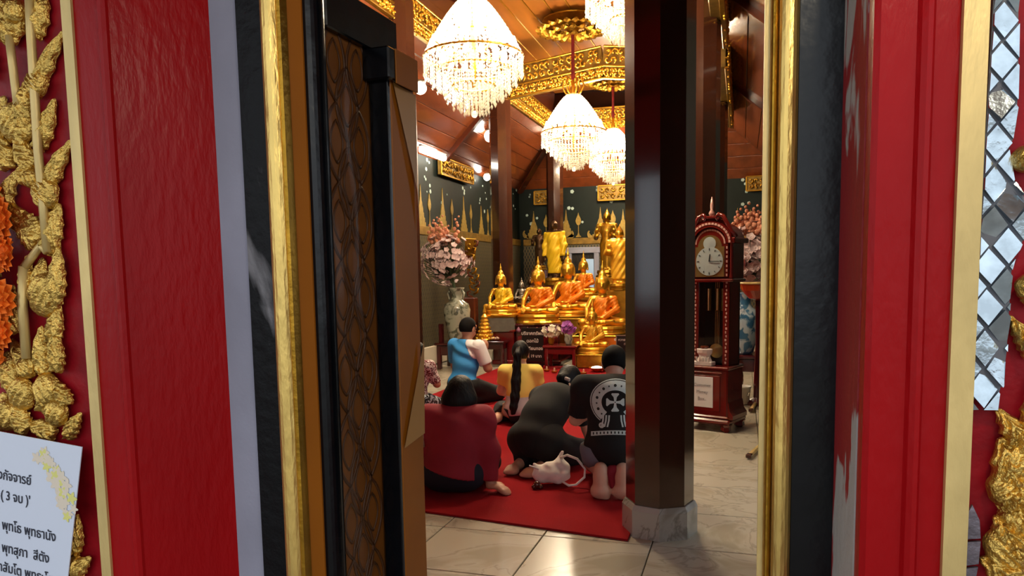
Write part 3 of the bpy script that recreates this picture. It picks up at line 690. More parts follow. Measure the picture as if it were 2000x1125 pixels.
# --- woman in black bowing over her right hand
J = fix(dict(SEIZA, pel=(0, -.14, .27), wa=(0, -.03, .42), ch=(0, .12, .52), nk=(0, .27, .60), hd=(0, .36, .665), face=(0, .75, -.75), hup=(0, .7, .7),
    sl=(-.165, .20, .53), sr=(.165, .20, .53), el=(-.22, .30, .30), er=(.215, .28, .29), wl=(-.15, .42, .09), wr=(.21, .34, .09), hdl=(.2, .8, -.45), hdr=(0, .8, -.45), hsl=(1, 0, 0), hsr=(-1, 0, 0), hnl=(0, 0, -1), hnr=(0, 0, -1),
    tl=(-.11, -.12, .23), tr=(.11, -.12, .23), kl=(-.16, .30, .09), kr=(.16, .30, .09), al=(-.11, -.16, .07), ar=(.09, -.17, .07), ol=(-.09, -.37, .03), orr=(.05, -.37, .03)))
wp = atZ(1066, 916); t = thing('person', 'person all in black bowing forward over the carpet with a hair clip', 'person', (wp.x, wp.y, .014), math.radians(-18))
t.scale = (1.0, 1.0, .95)
s = human(J, 1.12); s.build('body', 'skin_light', t, res=RES, k=.03); eyes(t, s)
s.pick(['torso', 'uarm'], .018).build('top', 'cloth_black', t, res=RES, k=.07, cuts=[sleeve_cut(J, 'l', .8), sleeve_cut(J, 'r', .8)])
s.pick(['torso_p', 'torso_w', 'thigh', 'calf'], .02).build('trousers', 'cloth_black', t, res=RES, k=.08, cuts=[lambda X, Y, Z: np.minimum(-.2 - Y, .125 - Z)])
hx = [('e', v3((0, .27, .70)), v3((.055, .05, .05)), np.eye(3), 0, ''), ('c', v3((.05, .28, .66)), v3((.10, .24, .55)), .03, .015, '')]
h, c = haircap(s, hx, .016, .045, -.09); h.build('hair', 'hair', t, res=RES, k=.02, cuts=c)
MB().box((0, 0, 0), (.05, .018, .03), Matrix.Translation((.062, .235, .70)) @ Matrix.Rotation(.3, 4, 'Y'), bev=.006).build('hair_clip', 'cloth_grey', t)
MB().tube([(.085, .225, .67), (.105, .215, .62), (.115, .21, .57)], .008, 6).build('hair_ribbon', 'cloth_cream', t, True)

# --- man in a black printed T-shirt kneeling on his toes
J = fix(dict(SEIZA, pel=(0, -.10, .34), wa=(0, -.06, .50), ch=(0, -.01, .66), nk=(0, .04, .79), hd=(.0, .12, .885), face=(0, 1, -.6),
    sl=(-.20, .01, .73), sr=(.20, .01, .73), el=(-.27, .08, .48), er=(.27, .08, .48), wl=(-.05, .28, .55), wr=(.05, .28, .55),
    tl=(-.11, -.08, .30), tr=(.11, -.08, .30), kl=(-.16, .33, .09), kr=(.16, .33, .09), al=(-.085, -.235, .175), ar=(.06, -.235, .175), ol=(-.085, -.265, .012), orr=(.06, -.265, .012), fk=1.3, fupl=(0, 1, .1), fupr=(0, 1, .1)))
wp = atZ(1200, 957); t = thing('person', 'person in a black T-shirt with a white printed emblem, kneeling with bare soles', 'person', (wp.x, wp.y, .014), math.radians(8))
t.scale = (1, 1, .97); s = human(J, 1.08); s.build('body', 'skin_light', t, res=RES, k=.028); eyes(t, s)
sh = s.pick(['torso', 'uarm'], .022).build('shirt', 'cloth_black', t, res=RES, k=.07, warp=folds(.003, 9, 3, 14), cuts=[((0, 0, .19), (0, 0, -1)), ((0, .03, .81), (0, .35, 1)), sleeve_cut(J, 'l', .85), sleeve_cut(J, 'r', .85)])
s.pick(['torso_p', 'thigh'], .016).build('shorts', 'denim_grey', t, res=RES, k=.06, cuts=[((0, 0, .34), (0, 0, 1)), ((0, 0, .115), (0, .2, -1))])
h, c = haircap(s, (), .013, .04, -.05); h.build('hair', 'hair_short', t, res=RES, k=.02, cuts=c)
SDF().cap((-.02, -.235, .17), (.015, -.245, .03), .03, .02).ell((0, -.22, .19), (.05, .04, .04)).build('cloth_bundle', 'cloth_maroon', t, res=.008, k=.02)
# emblem: shoe-shaped ring with studs, flared cross, twin scrolls, banner; laid onto the back of the shirt
from mathutils.bvhtree import BVHTree
bvh = BVHTree.FromPolygons([v.co[:] for v in sh.data.vertices], [p.vertices[:] for p in sh.data.polygons])
def onback(x, z, lift):
    h_ = bvh.ray_cast(Vector((x, -1, z)), Vector((0, 1, 0)))
    return Vector((x, h_[0].y - lift, z)) if h_[0] is not None else Vector((x, -.1, z))
EC = Vector((0.012, .655)); EK = 1.2       # centre of the ring
def decal(name, polys, m, lift, par):
    mb = MB()
    for ring in polys:           # each polygon as a strip of quads [(inner),(outer)...]
        a, b_ = ring; nn = len(a)
        vv = []
        for i in range(nn):
            for q in range(4):
                u = q / 3; x = a[i][0] * (1 - u) + b_[i][0] * u; z = a[i][1] * (1 - u) + b_[i][1] * u; vv.append(onback(x * EK + EC.x, z * EK + EC.y, lift))
        mb.add(vv, [(i * 4 + q, i * 4 + q + 1, i * 4 + 5 + q, i * 4 + 4 + q) for i in range(nn - 1) for q in range(3)])
    o = mb.build(name, m, par)
    if len(polys) > 3: tag(o, kind='stuff')      # fine print
    return o
def arc(r0, a0, a1, n=28, sx=1.0, cx=0, cz=0): return [(cx + sx * r0 * math.cos(a0 + (a1 - a0) * i / n), cz + r0 * math.sin(a0 + (a1 - a0) * i / n)) for i in range(n + 1)]
pi = math.pi; A0, A1 = -.30 * pi, 1.30 * pi
emb = decal('emblem', [(arc(.066, A0, A1, 28, 1.15), arc(.118, A0, A1, 28, 1.12)), (arc(.122, A0, A1, 28, 1.12), arc(.127, A0, A1, 28, 1.12))], 'print_white', .003, sh)
decal('emblem_ring', [(arc(.056, 0, 2 * pi, 28, 1.15), arc(.063, 0, 2 * pi, 28, 1.15))], 'print_dark', .0045, sh)
st = []
for i in range(15):
    a = A0 + (A1 - A0) * (i + .5) / 15; st.append((arc(.001, 0, 2 * pi, 6, 1, .092 * 1.13 * math.cos(a), .092 * math.sin(a)), arc(.0085 if i % 2 else .005, 0, 2 * pi, 6, 1, .092 * 1.13 * math.cos(a), .092 * math.sin(a))))
decal('emblem_studs', st, 'print_dark', .0045, sh)
cr = []
for q in range(4):
    a = q * pi / 2; ca, sa = math.cos(a), math.sin(a); f2 = lambda l, w: (l * ca - w * sa, l * sa + w * ca)
    cr.append(([f2(.003, -.005), f2(.028, -.009), f2(.044, -.022), f2(.05, -.018)], [f2(.003, .005), f2(.028, .009), f2(.044, .022), f2(.05, .018)]))
decal('emblem_cross', cr, 'print_white', .0045, sh)
sc_ = []
for q in (-1, 1):
    for o in (.028, .044, .06): sc_.append(([(q * o, -.07), (q * (o + .002), -.10), (q * (o + .01), -.135)], [(q * (o + .009), -.07), (q * (o + .011), -.10), (q * (o + .019), -.135)]))
    sc_.append((arc(.006, 0, 2 * pi, 10, 1, q * .075, -.128), arc(.016, 0, 2 * pi, 10, 1, q * .075, -.128)))
decal('emblem_scrolls', sc_, 'print_white', .003, sh)
bn = [(x / 10 * .135, -.152 - .020 * (x / 10) ** 2) for x in range(-10, 11)]; decal('emblem_banner', [([(x, z - .024) for x, z in bn], bn)], 'print_white', .003, sh)
bd = []
for i in range(13):
    x = -.12 + .02 * i; z = -.164 - .020 * (x / .135) ** 2; bd.append(([(x - .004, z - .006), (x + .003, z - .006)], [(x - .004, z + .007), (x + .003, z + .007)]))
decal('emblem_letters', bd, 'print_dark', .0045, sh)

# --- white tote bag lying on its side on the carpet
wp = atZ(1078, 952); t = thing('tote_bag', 'white canvas tote bag slumped on the carpet beside the bowing person', 'bag', (wp.x, wp.y, .014), math.radians(12))
bg = SDF().ell((0, 0, .085), (.13, .07, .07), rot(0, .15, 0)).ell((.04, .02, .11), (.09, .05, .07), rot(0, -.3, 0)).cap((-.09, -.02, .06), (-.12, -.02, .16), .035, .006).cap((.05, .03, .12), (.075, .03, .235), .045, .006)
bg.build('bag_body', 'canvas', t, res=.007, k=.04, warp=lambda X, Y, Z: .004 * np.sin(X * 60 + 2 * np.sin(Z * 40)) + .003 * np.sin(Z * 70 + Y * 30), cuts=[((0, 0, 0), (0, 0, -1))])
MB().tube([(.06, .0, .20), (.11, -.02, .225), (.18, -.03, .20), (.235, -.03, .13), (.23, -.03, .07), (.17, -.04, .018), (.12, -.04, .012), (.07, -.03, .04)], .009, 6).build('handle', 'canvas', t, True)
MB().tube([(-.09, -.05, .13), (-.13, -.06, .15), (-.155, -.06, .16)], .006, 6).build('cord', 'cloth_white', t, True)
kc = MB().ball((-.10, -.09, .03), .028, 6).ball((-.075, -.10, .018), .018, 6).ball((-.12, -.10, .018), .018, 6); kc.build('charm', 'wood_dark', t, True)

# ------------------------------------------------------------------ gilt statues
mat('robe_orange', '#e07a12', .42, metal=.25, bump=.3, bscale=10); mat('robe_yellow', '#e2b81c', .5, metal=.2, bump=.3, bscale=10)
mat('robe_amber', '#d9a22a', .4, metal=.35, bump=.3, bscale=10)
mat('bronze', '#4a3420', .4, metal=.8); mat('silvered', '#8d8579', .4, metal=.7)
mat('red_lacquer', '#6e0f12', .25, var=.25, vscale=4, coat=.6); mat('red_lacquer_dark', '#45090f', .25, var=.25, vscale=4, coat=.6)
mat('stone_grey', '#6f6d62', .55, var=.25, vscale=9); mat('brown_lacquer', '#5a2a16', .25, coat=.4)
def buddha_sdf():
    s = SDF()
    s.ell((0, 0, .10), (.20, .15, .11), None, 'torso'); s.cap((0, -.01, .12), (0, 0, .30), .125, .135, 'torso'); s.ell((0, .01, .42), (.165, .115, .14), None, 'torso')
    s.cap((-.16, 0, .50), (.16, 0, .50), .055, None, 'torso')
    for q in (-1, 1):
        s.cap((q * .12, .02, .08), (q * .37, .16, .075), .095, .07, 'leg'); s.cap((q * .37, .16, .07), (-q * .06, .30, .07), .068, .05, 'leg'); s.cap((-q * .06, .30, .075), (-q * .2, .27, .10), .042, .03, 'leg')
    s.cap((-.20, .0, .49), (-.26, .04, .30), .056, .05, 'armL'); s.cap((-.26, .04, .30), (-.04, .24, .165), .048, .036, 'armL'); hand(s, (-.04, .24, .165), (.9, .25, 0), (0, -1, .1), (0, 0, 1), 'hand', .2, 1.0)
    s.cap((.20, .0, .49), (.28, .06, .30), .056, .05, 'arm'); s.cap((.28, .06, .30), (.26, .25, .17), .048, .036, 'arm'); hand(s, (.26, .25, .17), (-.1, .5, -.8), (-1, 0, 0), (0, -.6, -.5), 'hand', .2, 1.0)
    s.cap((0, 0, .53), (0, .01, .62), .055, .052, 'neck'); s.ell((0, .015, .70), (.082, .092, .105), None, 'head'); s.ell((0, .035, .65), (.06, .06, .06), None, 'head')
    s.cap((0, .10, .71), (0, .115, .675), .009, .014, 'head'); s.cap((-.02, .098, .642), (.02, .098, .642), .008, None, 'head'); s.cap((-.04, .09, .725), (.04, .09, .725), .011, None, 'head')
    for q in (-1, 1): s.cap((q * .088, .0, .73), (q * .094, .01, .625), .013, .016, 'ear')
    s.ell((0, -.005, .745), (.09, .095, .075), None, 'hair'); s.ell((0, -.01, .83), (.052, .052, .05), None, 'hair')
    s.cap((0, -.01, .86), (0, -.01, .93), .022, .016, 'flame'); s.cap((0, -.01, .92), (0, -.01, 1.03), .017, .003, 'flame')
    HK = 1.36; o = []          # a large head, as such statues have
    for q in s.p:
        if q[5] in ('neck', 'head', 'ear', 'hair', 'flame'):
            f_ = lambda c: np.array((c[0] * HK, c[1] * HK, .55 + (c[2] - .55) * HK))
            q = (q[0], f_(q[1]), f_(q[2]), q[3] * HK, q[4] * HK, q[5]) if q[0] == 'c' else (q[0], f_(q[1]), q[2] * HK, q[3], 0, q[5])
        o.append(q)
    s.p = o; return s
bs = buddha_sdf()
B_BODY = bs.mesh('statue_body', 'gold_bright', res=.0115, k=.028)
_rb = bs.pick(['torso', 'armL'], .014); _rb.cap((-.09, .10, .53), (-.06, .135, .36), .03, .03, ''); _rb.cap((-.06, .135, .36), (-.05, .15, .22), .03, .03, '')
_rb.cap((.02, .10, .30), (.20, .05, .14), .05, .06, '')
B_ROBE = _rb.mesh('robe', 'robe_orange', res=.0115, k=.04, warp=lambda X, Y, Z: .0035 * np.sin((Z * .75 + X * .7) * 120 + 2 * np.sin(X * 14)),
    cuts=[((0, 0, .545), (0, .25, 1)), ((0, 0, .12), (0, 0, -1)), ((.085, 0, .54), (1, 0, .55))])
def recolor(me, m):
    c = me.copy(); c.materials.clear(); c.materials.append(MATS[m]); return c
def lotus_base(w, d, h, m, par, tiers=3):
    z = -h
    for i in range(tiers):
        hh_ = h / tiers; k_ = (1.12, 1.0, 1.08)[i % 3]
        b_ = MB(); b_.lathe([(w / 2 * k_, z), (w / 2 * k_ * 1.02, z + hh_ * .3), (w / 2 * k_ * .93, z + hh_ * .6), (w / 2 * k_ * 1.0, z + hh_)], 20, None, 0, 1, d / w); b_.build('base_tier', m, par, False); z += hh_
def seated(px, base_py, y, top_py, label, robe, body='gold_bright', bh=.12, bw=.86, rz=0.0, base_m='gold_bright', ped=None, wide=1.0):
    p = atY(px, base_py, y); k_ = (atY(px, top_py, y).z - p.z) / 1.20
    t = thing('seated_statue', label, 'statue', p, math.pi + rz, 'gilt seated statues on the altar')
    t.scale = (k_ * wide, k_ * wide, k_)
    link('figure', B_BODY if body == 'gold_bright' else recolor(B_BODY, body), t)
    if robe: link('robe', recolor(B_ROBE, robe), t)
    b_ = bh / k_
    MB().lathe([(.45, -b_), (.46, -b_ * .8), (.42, -b_ * .62), (.41, -b_ * .45), (.445, -b_ * .22), (.43, 0.0), (.40, .012)], 24, Matrix.Translation((0, .08, 0)), 0, 1, .72).build('lotus_base', base_m, t)
    zb_ = p.z - bh
    if ped:
        m_, w_, d_, z0 = ped
        MB().box((0, .08, (-b_ + (z0 - p.z) / k_) / 2), (w_ / k_ / wide, d_ / k_ / wide, (zb_ - z0) / k_), None, bev=.01).build('pedestal', m_, t)
        MB().box((0, .08, -b_ - .015 / k_), (w_ / k_ / wide + .06, d_ / k_ / wide + .06, .03 / k_), None, bev=.008).build('pedestal_rim', 'gold_dark', t)
    return t, p, k_
AZ = atY(1100, 672, 12.95).z - .002      # top of the lowest altar stage
seated(979, 604, 12.02, 513, 'small seated gilt statue in yellow cloth on a grey stone block, leftmost', 'robe_yellow', bh=.10, ped=('stone_grey', .50, .30, .56), rz=.15)
seated(1052, 613, 12.25, 499, 'large seated gilt statue in orange cloth right of the small yellow-clad one', 'robe_orange', bh=.16, rz=.05, ped=None, wide=1.05)
seated(1110, 606, 13.2, 482, 'tall seated gilt statue in orange cloth behind and above its neighbours, centre', 'robe_orange', bh=.12, ped=('gold_dark', .85, .7, AZ), rz=.1)
seated(1140, 572, 14.1, 489, 'smaller seated gilt statue peeping from behind the tall centre one', 'robe_orange', bh=.10, ped=('gold_dark', .6, .5, AZ))
seated(1177, 636, 12.45, 508, 'big seated gilt statue in orange cloth closest to the near pillar', 'robe_orange', bh=.14, ped=('robe_orange', .9, .55, .002), rz=.1)
seated(1157, 677, 11.75, 586, 'small seated statue coated in gold leaf squares on gold tiers, front', 'robe_amber', bh=.10, ped=('gold_dark', .44, .4, .02), rz=.05, wide=1.0)

def standing_sdf(arm):
    s = SDF()
    s.cap((0, 0, .06), (0, 0, .5), .075, .08, 'robe'); s.cap((-.06, 0, .04), (-.06, 0, .45), .05, .07, 'robe'); s.cap((.06, 0, .04), (.06, 0, .45), .05, .07, 'robe'); s.ell((0, 0, .50), (.115, .08, .12), None, 'robe')
    s.ell((0, 0, .70), (.12, .08, .13), None, 'robe'); s.cap((0, 0, .5), (0, 0, .68), .09, .1, 'robe'); s.cap((-.11, 0, .79), (.11, 0, .79), .042, None, 'robe')
    for q in (-1, 1):
        e = (q * .19, .0, .58); s.cap((q * .145, 0, .78), e, .043, .038, 'robe')
        w = (q * .15, .15, .60) if arm else (q * .19, .03, .42); s.cap(e, w, .036, .028, 'robe'); hand(s, w, (0, .3, 1) if arm else (0, .1, -1), (-q, 0, 0), (0, 1, 0), 'hand', .1, .75)
        foot(s, (q * .05, -.03, .03), (q * .06, .11, .02), 'foot', k=.75)
    s.cap((0, 0, .81), (0, .0, .87), .042, .04, 'neck'); s.ell((0, .01, .92), (.055, .064, .075), None, 'head'); s.cap((0, .07, .925), (0, .08, .90), .006, .01, 'head'); s.cap((-.03, .062, .94), (.03, .062, .94), .008, None, 'head')
    s.cap((-.013, .066, .877), (.013, .066, .877), .006, None, 'head')
    for q in (-1, 1): s.cap((q * .058, 0, .94), (q * .06, .005, .88), .009, .011, 'ear')
    return s
def standing(px, base_py, y, top_py, label, body, robe, monk=False, ped='gold_dark', rz=0.0, arm=True, wide=1.0, z0=None):
    z0 = AZ if z0 is None else z0
    p = atY(px, base_py, y); k_ = (atY(px, top_py, y).z - p.z) / (1.0 if monk else 1.10)
    t = thing('standing_statue', label, 'statue', p, math.pi + rz, 'standing statues behind the seated ones'); t.scale = (k_ * wide, k_ * wide, k_)
    s = standing_sdf(arm)
    if not monk:
        s.ell((0, -.005, .955), (.058, .062, .05), None, 'hair'); s.ell((0, -.005, 1.005), (.03, .03, .03), None, 'hair'); s.cap((0, -.005, 1.02), (0, -.005, 1.10), .014, .002, 'flame')
    link('figure', s.mesh('figure', body, res=.0115, k=.025), t)
    if robe: link('robe', s.pick(['robe'], .014).mesh('robe', robe, res=.0115, k=.04, cuts=[((0, 0, .81), (0, .25, 1)), ((0, 0, .10), (0, 0, -1))], warp=lambda X, Y, Z: .006 * np.sin((Z * .5 + X * .9) * 75)), t)
    MB().lathe([(.2, -.10), (.2, -.07), (.165, -.05), (.18, -.02), (.17, .02)], 20).build('lotus_base', 'gold_dark', t)
    MB().box((0, 0, (-.10 + (z0 - p.z) / k_) / 2), (.36, .36, (p.z - z0) / k_ - .10), None, bev=.01).build('pedestal', ped, t)
    return t
standing(1084, 545, 14.7, 430, 'standing dark-faced statue wrapped in bright yellow cloth below the far pillar', 'bronze', 'robe_yellow', True, 'brown_lacquer', rz=-.35, arm=False, wide=1.0)
standing(1186, 530, 15.3, 404, 'slim standing gilt statue without cloth against the dark rear wall', 'gold_dark', None, ped='gold_dark')
standing(1210, 556, 13.4, 436, 'standing gilt statue in amber cloth cut off by the near pillar', 'gold_bright', 'robe_amber', rz=.1, wide=1.15)
standing(1054, 520, 15.6, 446, 'small dark standing statue left of the yellow-wrapped one', 'bronze', None, True, 'brown_lacquer', z0=.002)
seated(1019, 585, 12.9, 540, 'dim silvery seated statue between the two left gilt ones', None, 'silvered', bh=.06, base_m='bronze', ped=('brown_lacquer', .3, .3, AZ))
seated(1036, 580, 13.6, 533, 'dim bronze seated statue behind the orange-clad one, beside the silvery', None, 'bronze', bh=.06, base_m='bronze', ped=('brown_lacquer', .3, .3, AZ))

# ------------------------------------------------------------------ altar stages and furniture
def block(name, label, cat, px0, px1, py_top, y, m, d, z0=0.0, trim=None):
    a, b_ = atY(px0, py_top, y), atY(px1, py_top, y); c = ((a.x + b_.x) / 2, y + d / 2); z1 = (a.z + b_.z) / 2; w = b_.x - a.x
    t = thing(name, label, cat, (c[0], c[1], z0)); H_ = z1 - z0
    MB().box((0, 0, H_ / 2), (w, d, H_), None, bev=.012).build('body', m, t)
    MB().box((0, 0, H_ - .03), (w + .05, d + .05, .05), None, bev=.015).build('top_moulding', trim or m, t)
    MB().box((0, 0, .04), (w + .04, d + .04, .08), None, bev=.015).build('foot_moulding', m, t)
    return t, w, d, H_
st_, w, d, H_ = block('altar_stage', 'long low dark red altar stage under the gilt statues', 'altar', 1022, 1300, 672, 12.95, 'red_lacquer_dark', 2.8)
AZ2 = H_
al, w, d, H_ = block('altar_table', 'dark red altar block under the large orange-clad statue, studded with lotus knobs', 'altar', 1007, 1093, 632, 11.95, 'red_lacquer_dark', .75)
knob = MB().lathe([(.005, -.05), (.03, -.04), (.04, -.01), (.022, .02), (.004, .045)], 8).mesh('lotus_knob', mat('knob_mauve', '#8a5a70', .4))
for i in range(5): link('lotus_knob', knob, al, (-w / 2 + .06 + i * (w - .12) / 4, -d / 2 - .03, H_ - .10))
for q in (-1, 1): MB().box((q * w * .25, -d / 2 - .008, H_ * .42), (w * .42, .02, H_ * .55), None, bev=.01).build('panel', 'red_lacquer', al)
bl, w, d, H_ = block('altar_stand', 'plain brick-red altar block under the grey stone of the small statue', 'altar', 962, 1003, 643, 11.87, 'red_lacquer', .33)
def table(name, label, px0, px1, py_top, py_leg, d, m, apron=.1, leg=.05, shelf=False):
    a = atZ(px0, py_leg); b_ = atZ(px1, py_leg); y = (a.y + b_.y) / 2; z1 = atY((px0 + px1) / 2, py_top, y).z; w = (b_ - a).length
    t = thing(name, label, 'table', ((a.x + b_.x) / 2, y + d / 2, .014))
    MB().box((0, 0, z1 - .02), (w + .06, d + .06, .04), None, bev=.01).build('table_top', m, t)
    MB().box((0, 0, z1 - .04 - apron / 2), (w - .02, d - .02, apron), None, bev=.008).build('apron', m, t)
    for sx_ in (-1, 1):
        for sy_ in (-1, 1): MB().box((sx_ * (w / 2 - leg / 2), sy_ * (d / 2 - leg / 2), (z1 - .04) / 2), (leg, leg, z1 - .04), None, bev=.008).build('leg', m, t)
    return t, w, d, z1, y
tb1, w1, d1_, z1, y1 = table('offering_table', 'low red lacquer table carrying the gilt tiered offering', 936, 984, 668, 716, .27, 'red_lacquer_dark')
tb2, w2, d2_, z2, y2 = table('flower_table', 'small red table with white and purple flowers before the altar', 1063, 1124, 677, 722, .34, 'red_lacquer')
tb3, w3, d3_, z3, y3 = table('vase_table', 'dark red table at left carrying the tall painted vase', 852, 905, 672, 724, .5, 'red_lacquer_dark', .16, .07)
MB().box((-w3 / 2 + .03, -.1, z3 + .14), (.06, .10, .32), None, bev=.01).build('scroll_end', 'red_lacquer_dark', tb3)

# gilt tiered offering (cone of tiers with a finial)
p = atY(945, 668, y1 + .1); H_ = atY(945, 598, y1 + .1).z - z1 - .014
t = thing('tiered_offering', 'gilt cone-shaped tiered offering on the low red table beside the blue shirt', 'offering', (p.x, y1 + .16, z1 + .016))
r0, zz_ = .165, 0.0
for i in range(6):
    hh_ = H_ * .105; r1 = r0 * .84
    MB().lathe([(r0 * .9, zz_), (r0, zz_ + hh_ * .3), (r0 * .97, zz_ + hh_ * .55), (r1 * .85, zz_ + hh_)], 14).build('tier', 'gold_bright', t)
    for j in range(8):
        a = j * pi / 4 + i * .4; mm = MB().ball((r0 * .9 * math.cos(a), r0 * .9 * math.sin(a), zz_ + hh_ * .5), r0 * .17, 5); mm.build('boss', 'gold_bright', t, True)
    zz_ += hh_; r0 = r1
MB().lathe([(r0, zz_), (r0 * 1.1, zz_ + .03), (r0 * .4, zz_ + .08), (r0 * .55, zz_ + .11), (.006, H_)], 10).build('finial', 'gold_bright', t)
# small tray of offerings beside it
t = thing('offering_tray', 'small round tray of pale offerings on the low red table', 'tray', (p.x + .19, y1 + .14, z1 + .016))
MB().lathe([(.05, 0), (.10, .012), (.105, .025), (.095, .02), (.02, .012)], 16).build('dish', 'brown_lacquer', t)
for i in range(5): MB().ball((.05 * math.cos(i * 1.26), .05 * math.sin(i * 1.26), .035), .022, 5).build('sweet', 'cloth_cream', t, True)

# donation sign, white letters on black
mat('sign_black', '#0e0b0c', .35); mat('ink_white', '#d8d4cc', .6)
c0 = atY(1019, 640, 11.55); c1 = atY(1062, 706, 11.55); w = c1.x - c0.x; h = c0.z - c1.z
t = thing('donation_sign', 'black board with four rows of white Thai lettering before the altar', 'sign', ((c0.x + c1.x) / 2, 11.55, .014))
zc_ = (c0.z + c1.z) / 2 - .014
MB().box((0, 0, zc_), (w, .02, h), None, bev=.004).build('board', 'sign_black', t)
for q in (-1, 1): MB().box((q * w * .42, .03, (zc_ + h * .3) / 2), (.02, .02, zc_ + h * .3), None).build('post', 'sign_black', t)
for i, (b_, s_) in enumerate((('บริจาคทรัพย์', .075), ('ดอกไม้', .075), ('ธูปเทียนทอง', .07), ('ๆ ๆ 19 บาท', .065))):
    text('lettering', b_, s_, 'ink_white', t, basis((0, -.0115, zc_ + h * (.33 - .225 * i)), (1, 0, 0), (0, 0, 1), (0, -1, 0)), off=.001)
# second small notice on a stand by the near pillar
c0 = atY(1204, 657, 10.4); c1 = atY(1240, 700, 10.4); w = c1.x - c0.x; h = c0.z - c1.z
t = thing('small_notice', 'small black framed notice half hidden by the near pillar', 'sign', ((c0.x + c1.x) / 2, 10.4, .014)); zc_ = (c0.z + c1.z) / 2
MB().box((0, 0, zc_), (w, .015, h), None, bev=.003).build('board', 'sign_black', t)
for q in (-1, 1): MB().box((q * w / 2, -.004, zc_ / 2 + h * .25), (.012, .02, zc_ + h * .5), None).build('stand', 'silvered', t)
MB().box((0, -.01, zc_ + h * .5), (w, .012, .012)).build('frame', 'silvered', t)
text('lettering', '● ถวายสังฆทาน', .05, 'ink_white', t, basis((0, -.010, zc_ + h * .30), (1, 0, 0), (0, 0, 1), (0, -1, 0)))
text('lettering', 'ที่นี่', .04, 'ink_white', t, basis((0, -.010, zc_ + h * .10), (1, 0, 0), (0, 0, 1), (0, -1, 0)))

# ------------------------------------------------------------------ flowers
mat('petal_pink', '#d6bcb9', .7, var=.2, vscale=30); mat('petal_white', '#e6dcc4', .7); mat('petal_orchid', '#b061b4', .7, var=.3, vscale=20); mat('petal_coral', '#d08a6a', .7, var=.25, vscale=20); mat('petal_marigold', '#ff7a08', .7, var=.3, vscale=40)
mat('stem_green', '#39452a', .7); mat('porcelain', '#b5b7a4', .2, coat=.5); mat('celadon', '#93a8b5', .18, coat=.5)
ramp_mask(MATS['porcelain'], None, .46, .60, '#9a9d8c', '#4b5042', 9.0, dist=1.0)
ramp_mask(MATS['celadon'], None, .48, .56, '#b8cbd6', '#3c6f94', 8.0, dist=.8)
def blossom(n, r, cup=.35, w=.8):
    mb = MB()
    for layer, (rr, ph) in enumerate(((r, 0), (r * .62, .5))):
        for i in range(n):
            a = 2 * pi * (i + ph) / n; ca, sa = math.cos(a), math.sin(a); hw = rr * w * math.sin(pi / n) * 1.2
            P_ = lambda l, s_, z: (l * ca - s_ * sa, l * sa + s_ * ca, z)
            z = .1 * layer * r
            mb.add([P_(.05 * r, 0, z), P_(rr * .6, -hw, z + cup * rr * .5), P_(rr, 0, z + cup * rr), P_(rr * .6, hw, z + cup * rr * .5), P_(rr * .6, 0, z + cup * rr * .3)], [(0, 1, 4), (1, 2, 4), (2, 3, 4), (3, 0, 4)])
    mb.ball((0, 0, .12 * r), r * .16, 4); return mb
BL = {m_: blossom(5, .075).mesh('blossom', m_) for m_ in ('petal_pink', 'petal_white', 'petal_orchid')}
def bouquet(name, label, c, rx, rz_, n, m_, stem_to, spikes=0, seed=1, ry=None, ks=1.0, group=None):
    r = random.Random(seed); t = thing(name, label, 'flowers', stem_to, 0, group); ry = ry or rx * .8; c = Vector(c) - Vector(stem_to)
    stm = MB()
    for i in range(n):
        while True:
            v = Vector((r.gauss(0, 1), r.gauss(0, 1), r.gauss(0, 1))).normalized()
            if v.y < .55 : break
        k_ = r.uniform(.45, 1.08); p_ = c + Vector((v.x * rx * k_, v.y * ry * k_, v.z * rz_ * k_))
        o = link('blossom', BL[m_], t, p_); o.rotation_euler = v.to_track_quat('Z', 'Y').to_euler(); s_ = r.uniform(.75, 1.15) * ks; o.scale = (s_, s_, s_)
        stm.tube([(0, 0, 0), tuple(c * .5 + Vector((p_.x * .1, p_.y * .1, 0))), tuple(p_)], .004, 4)
    stm.build('stems', 'stem_green', t)
    for i in range(spikes):
        x = r.uniform(-.6, .6) * rx; h_ = r.uniform(.5, 1.0) * rz_; base = c + Vector((x, r.uniform(-.2, .2) * ry, rz_ * .75)); mb = MB(); lean = r.uniform(-.15, .15)
        for j in range(9):
            u = j / 8; a = j * 2.4; mb.ball(base + Vector((lean * h_ * u + .03 * math.cos(a), .03 * math.sin(a), h_ * u)), .038 * (1.15 - u * .7), 5)
        mb.build('flower_spike', 'petal_coral', t, True)
    return t
def vase(name, label, p, H_, prof, m_, cat='vase'):
    t = thing(name, label, cat, p); MB().lathe([(r * H_, z * H_) for r, z in prof], 24).build('vessel', m_, t, True); return t
VP = [(.13, 0), (.15, .03), (.17, .12), (.235, .42), (.25, .60), (.22, .70), (.12, .77), (.10, .82), (.10, .92), (.15, .99), (.15, 1.0), (.10, .97), (.08, .85)]
pv = (tb3.location.x + .06, y3 + d3_ / 2 - .02, z3 + .016)
vh = atY(878, 562, pv[1]).z - pv[2]
tv = vase('painted_vase', 'tall grey-green painted porcelain vase on the dark red table at left', pv, vh, VP, 'porcelain')
MB().tube([(-.08 * vh, -.02, .98 * vh), (-.16 * vh, -.03, .9 * vh), (-.13 * vh, -.03, .78 * vh)], .02, 6).build('handle', 'porcelain', tv, True)
MB().tube([(.08 * vh, -.02, .98 * vh), (.16 * vh, -.03, .9 * vh), (.13 * vh, -.03, .78 * vh)], .02, 6).build('handle', 'porcelain', tv, True)
fc = atY(873, 508, pv[1])
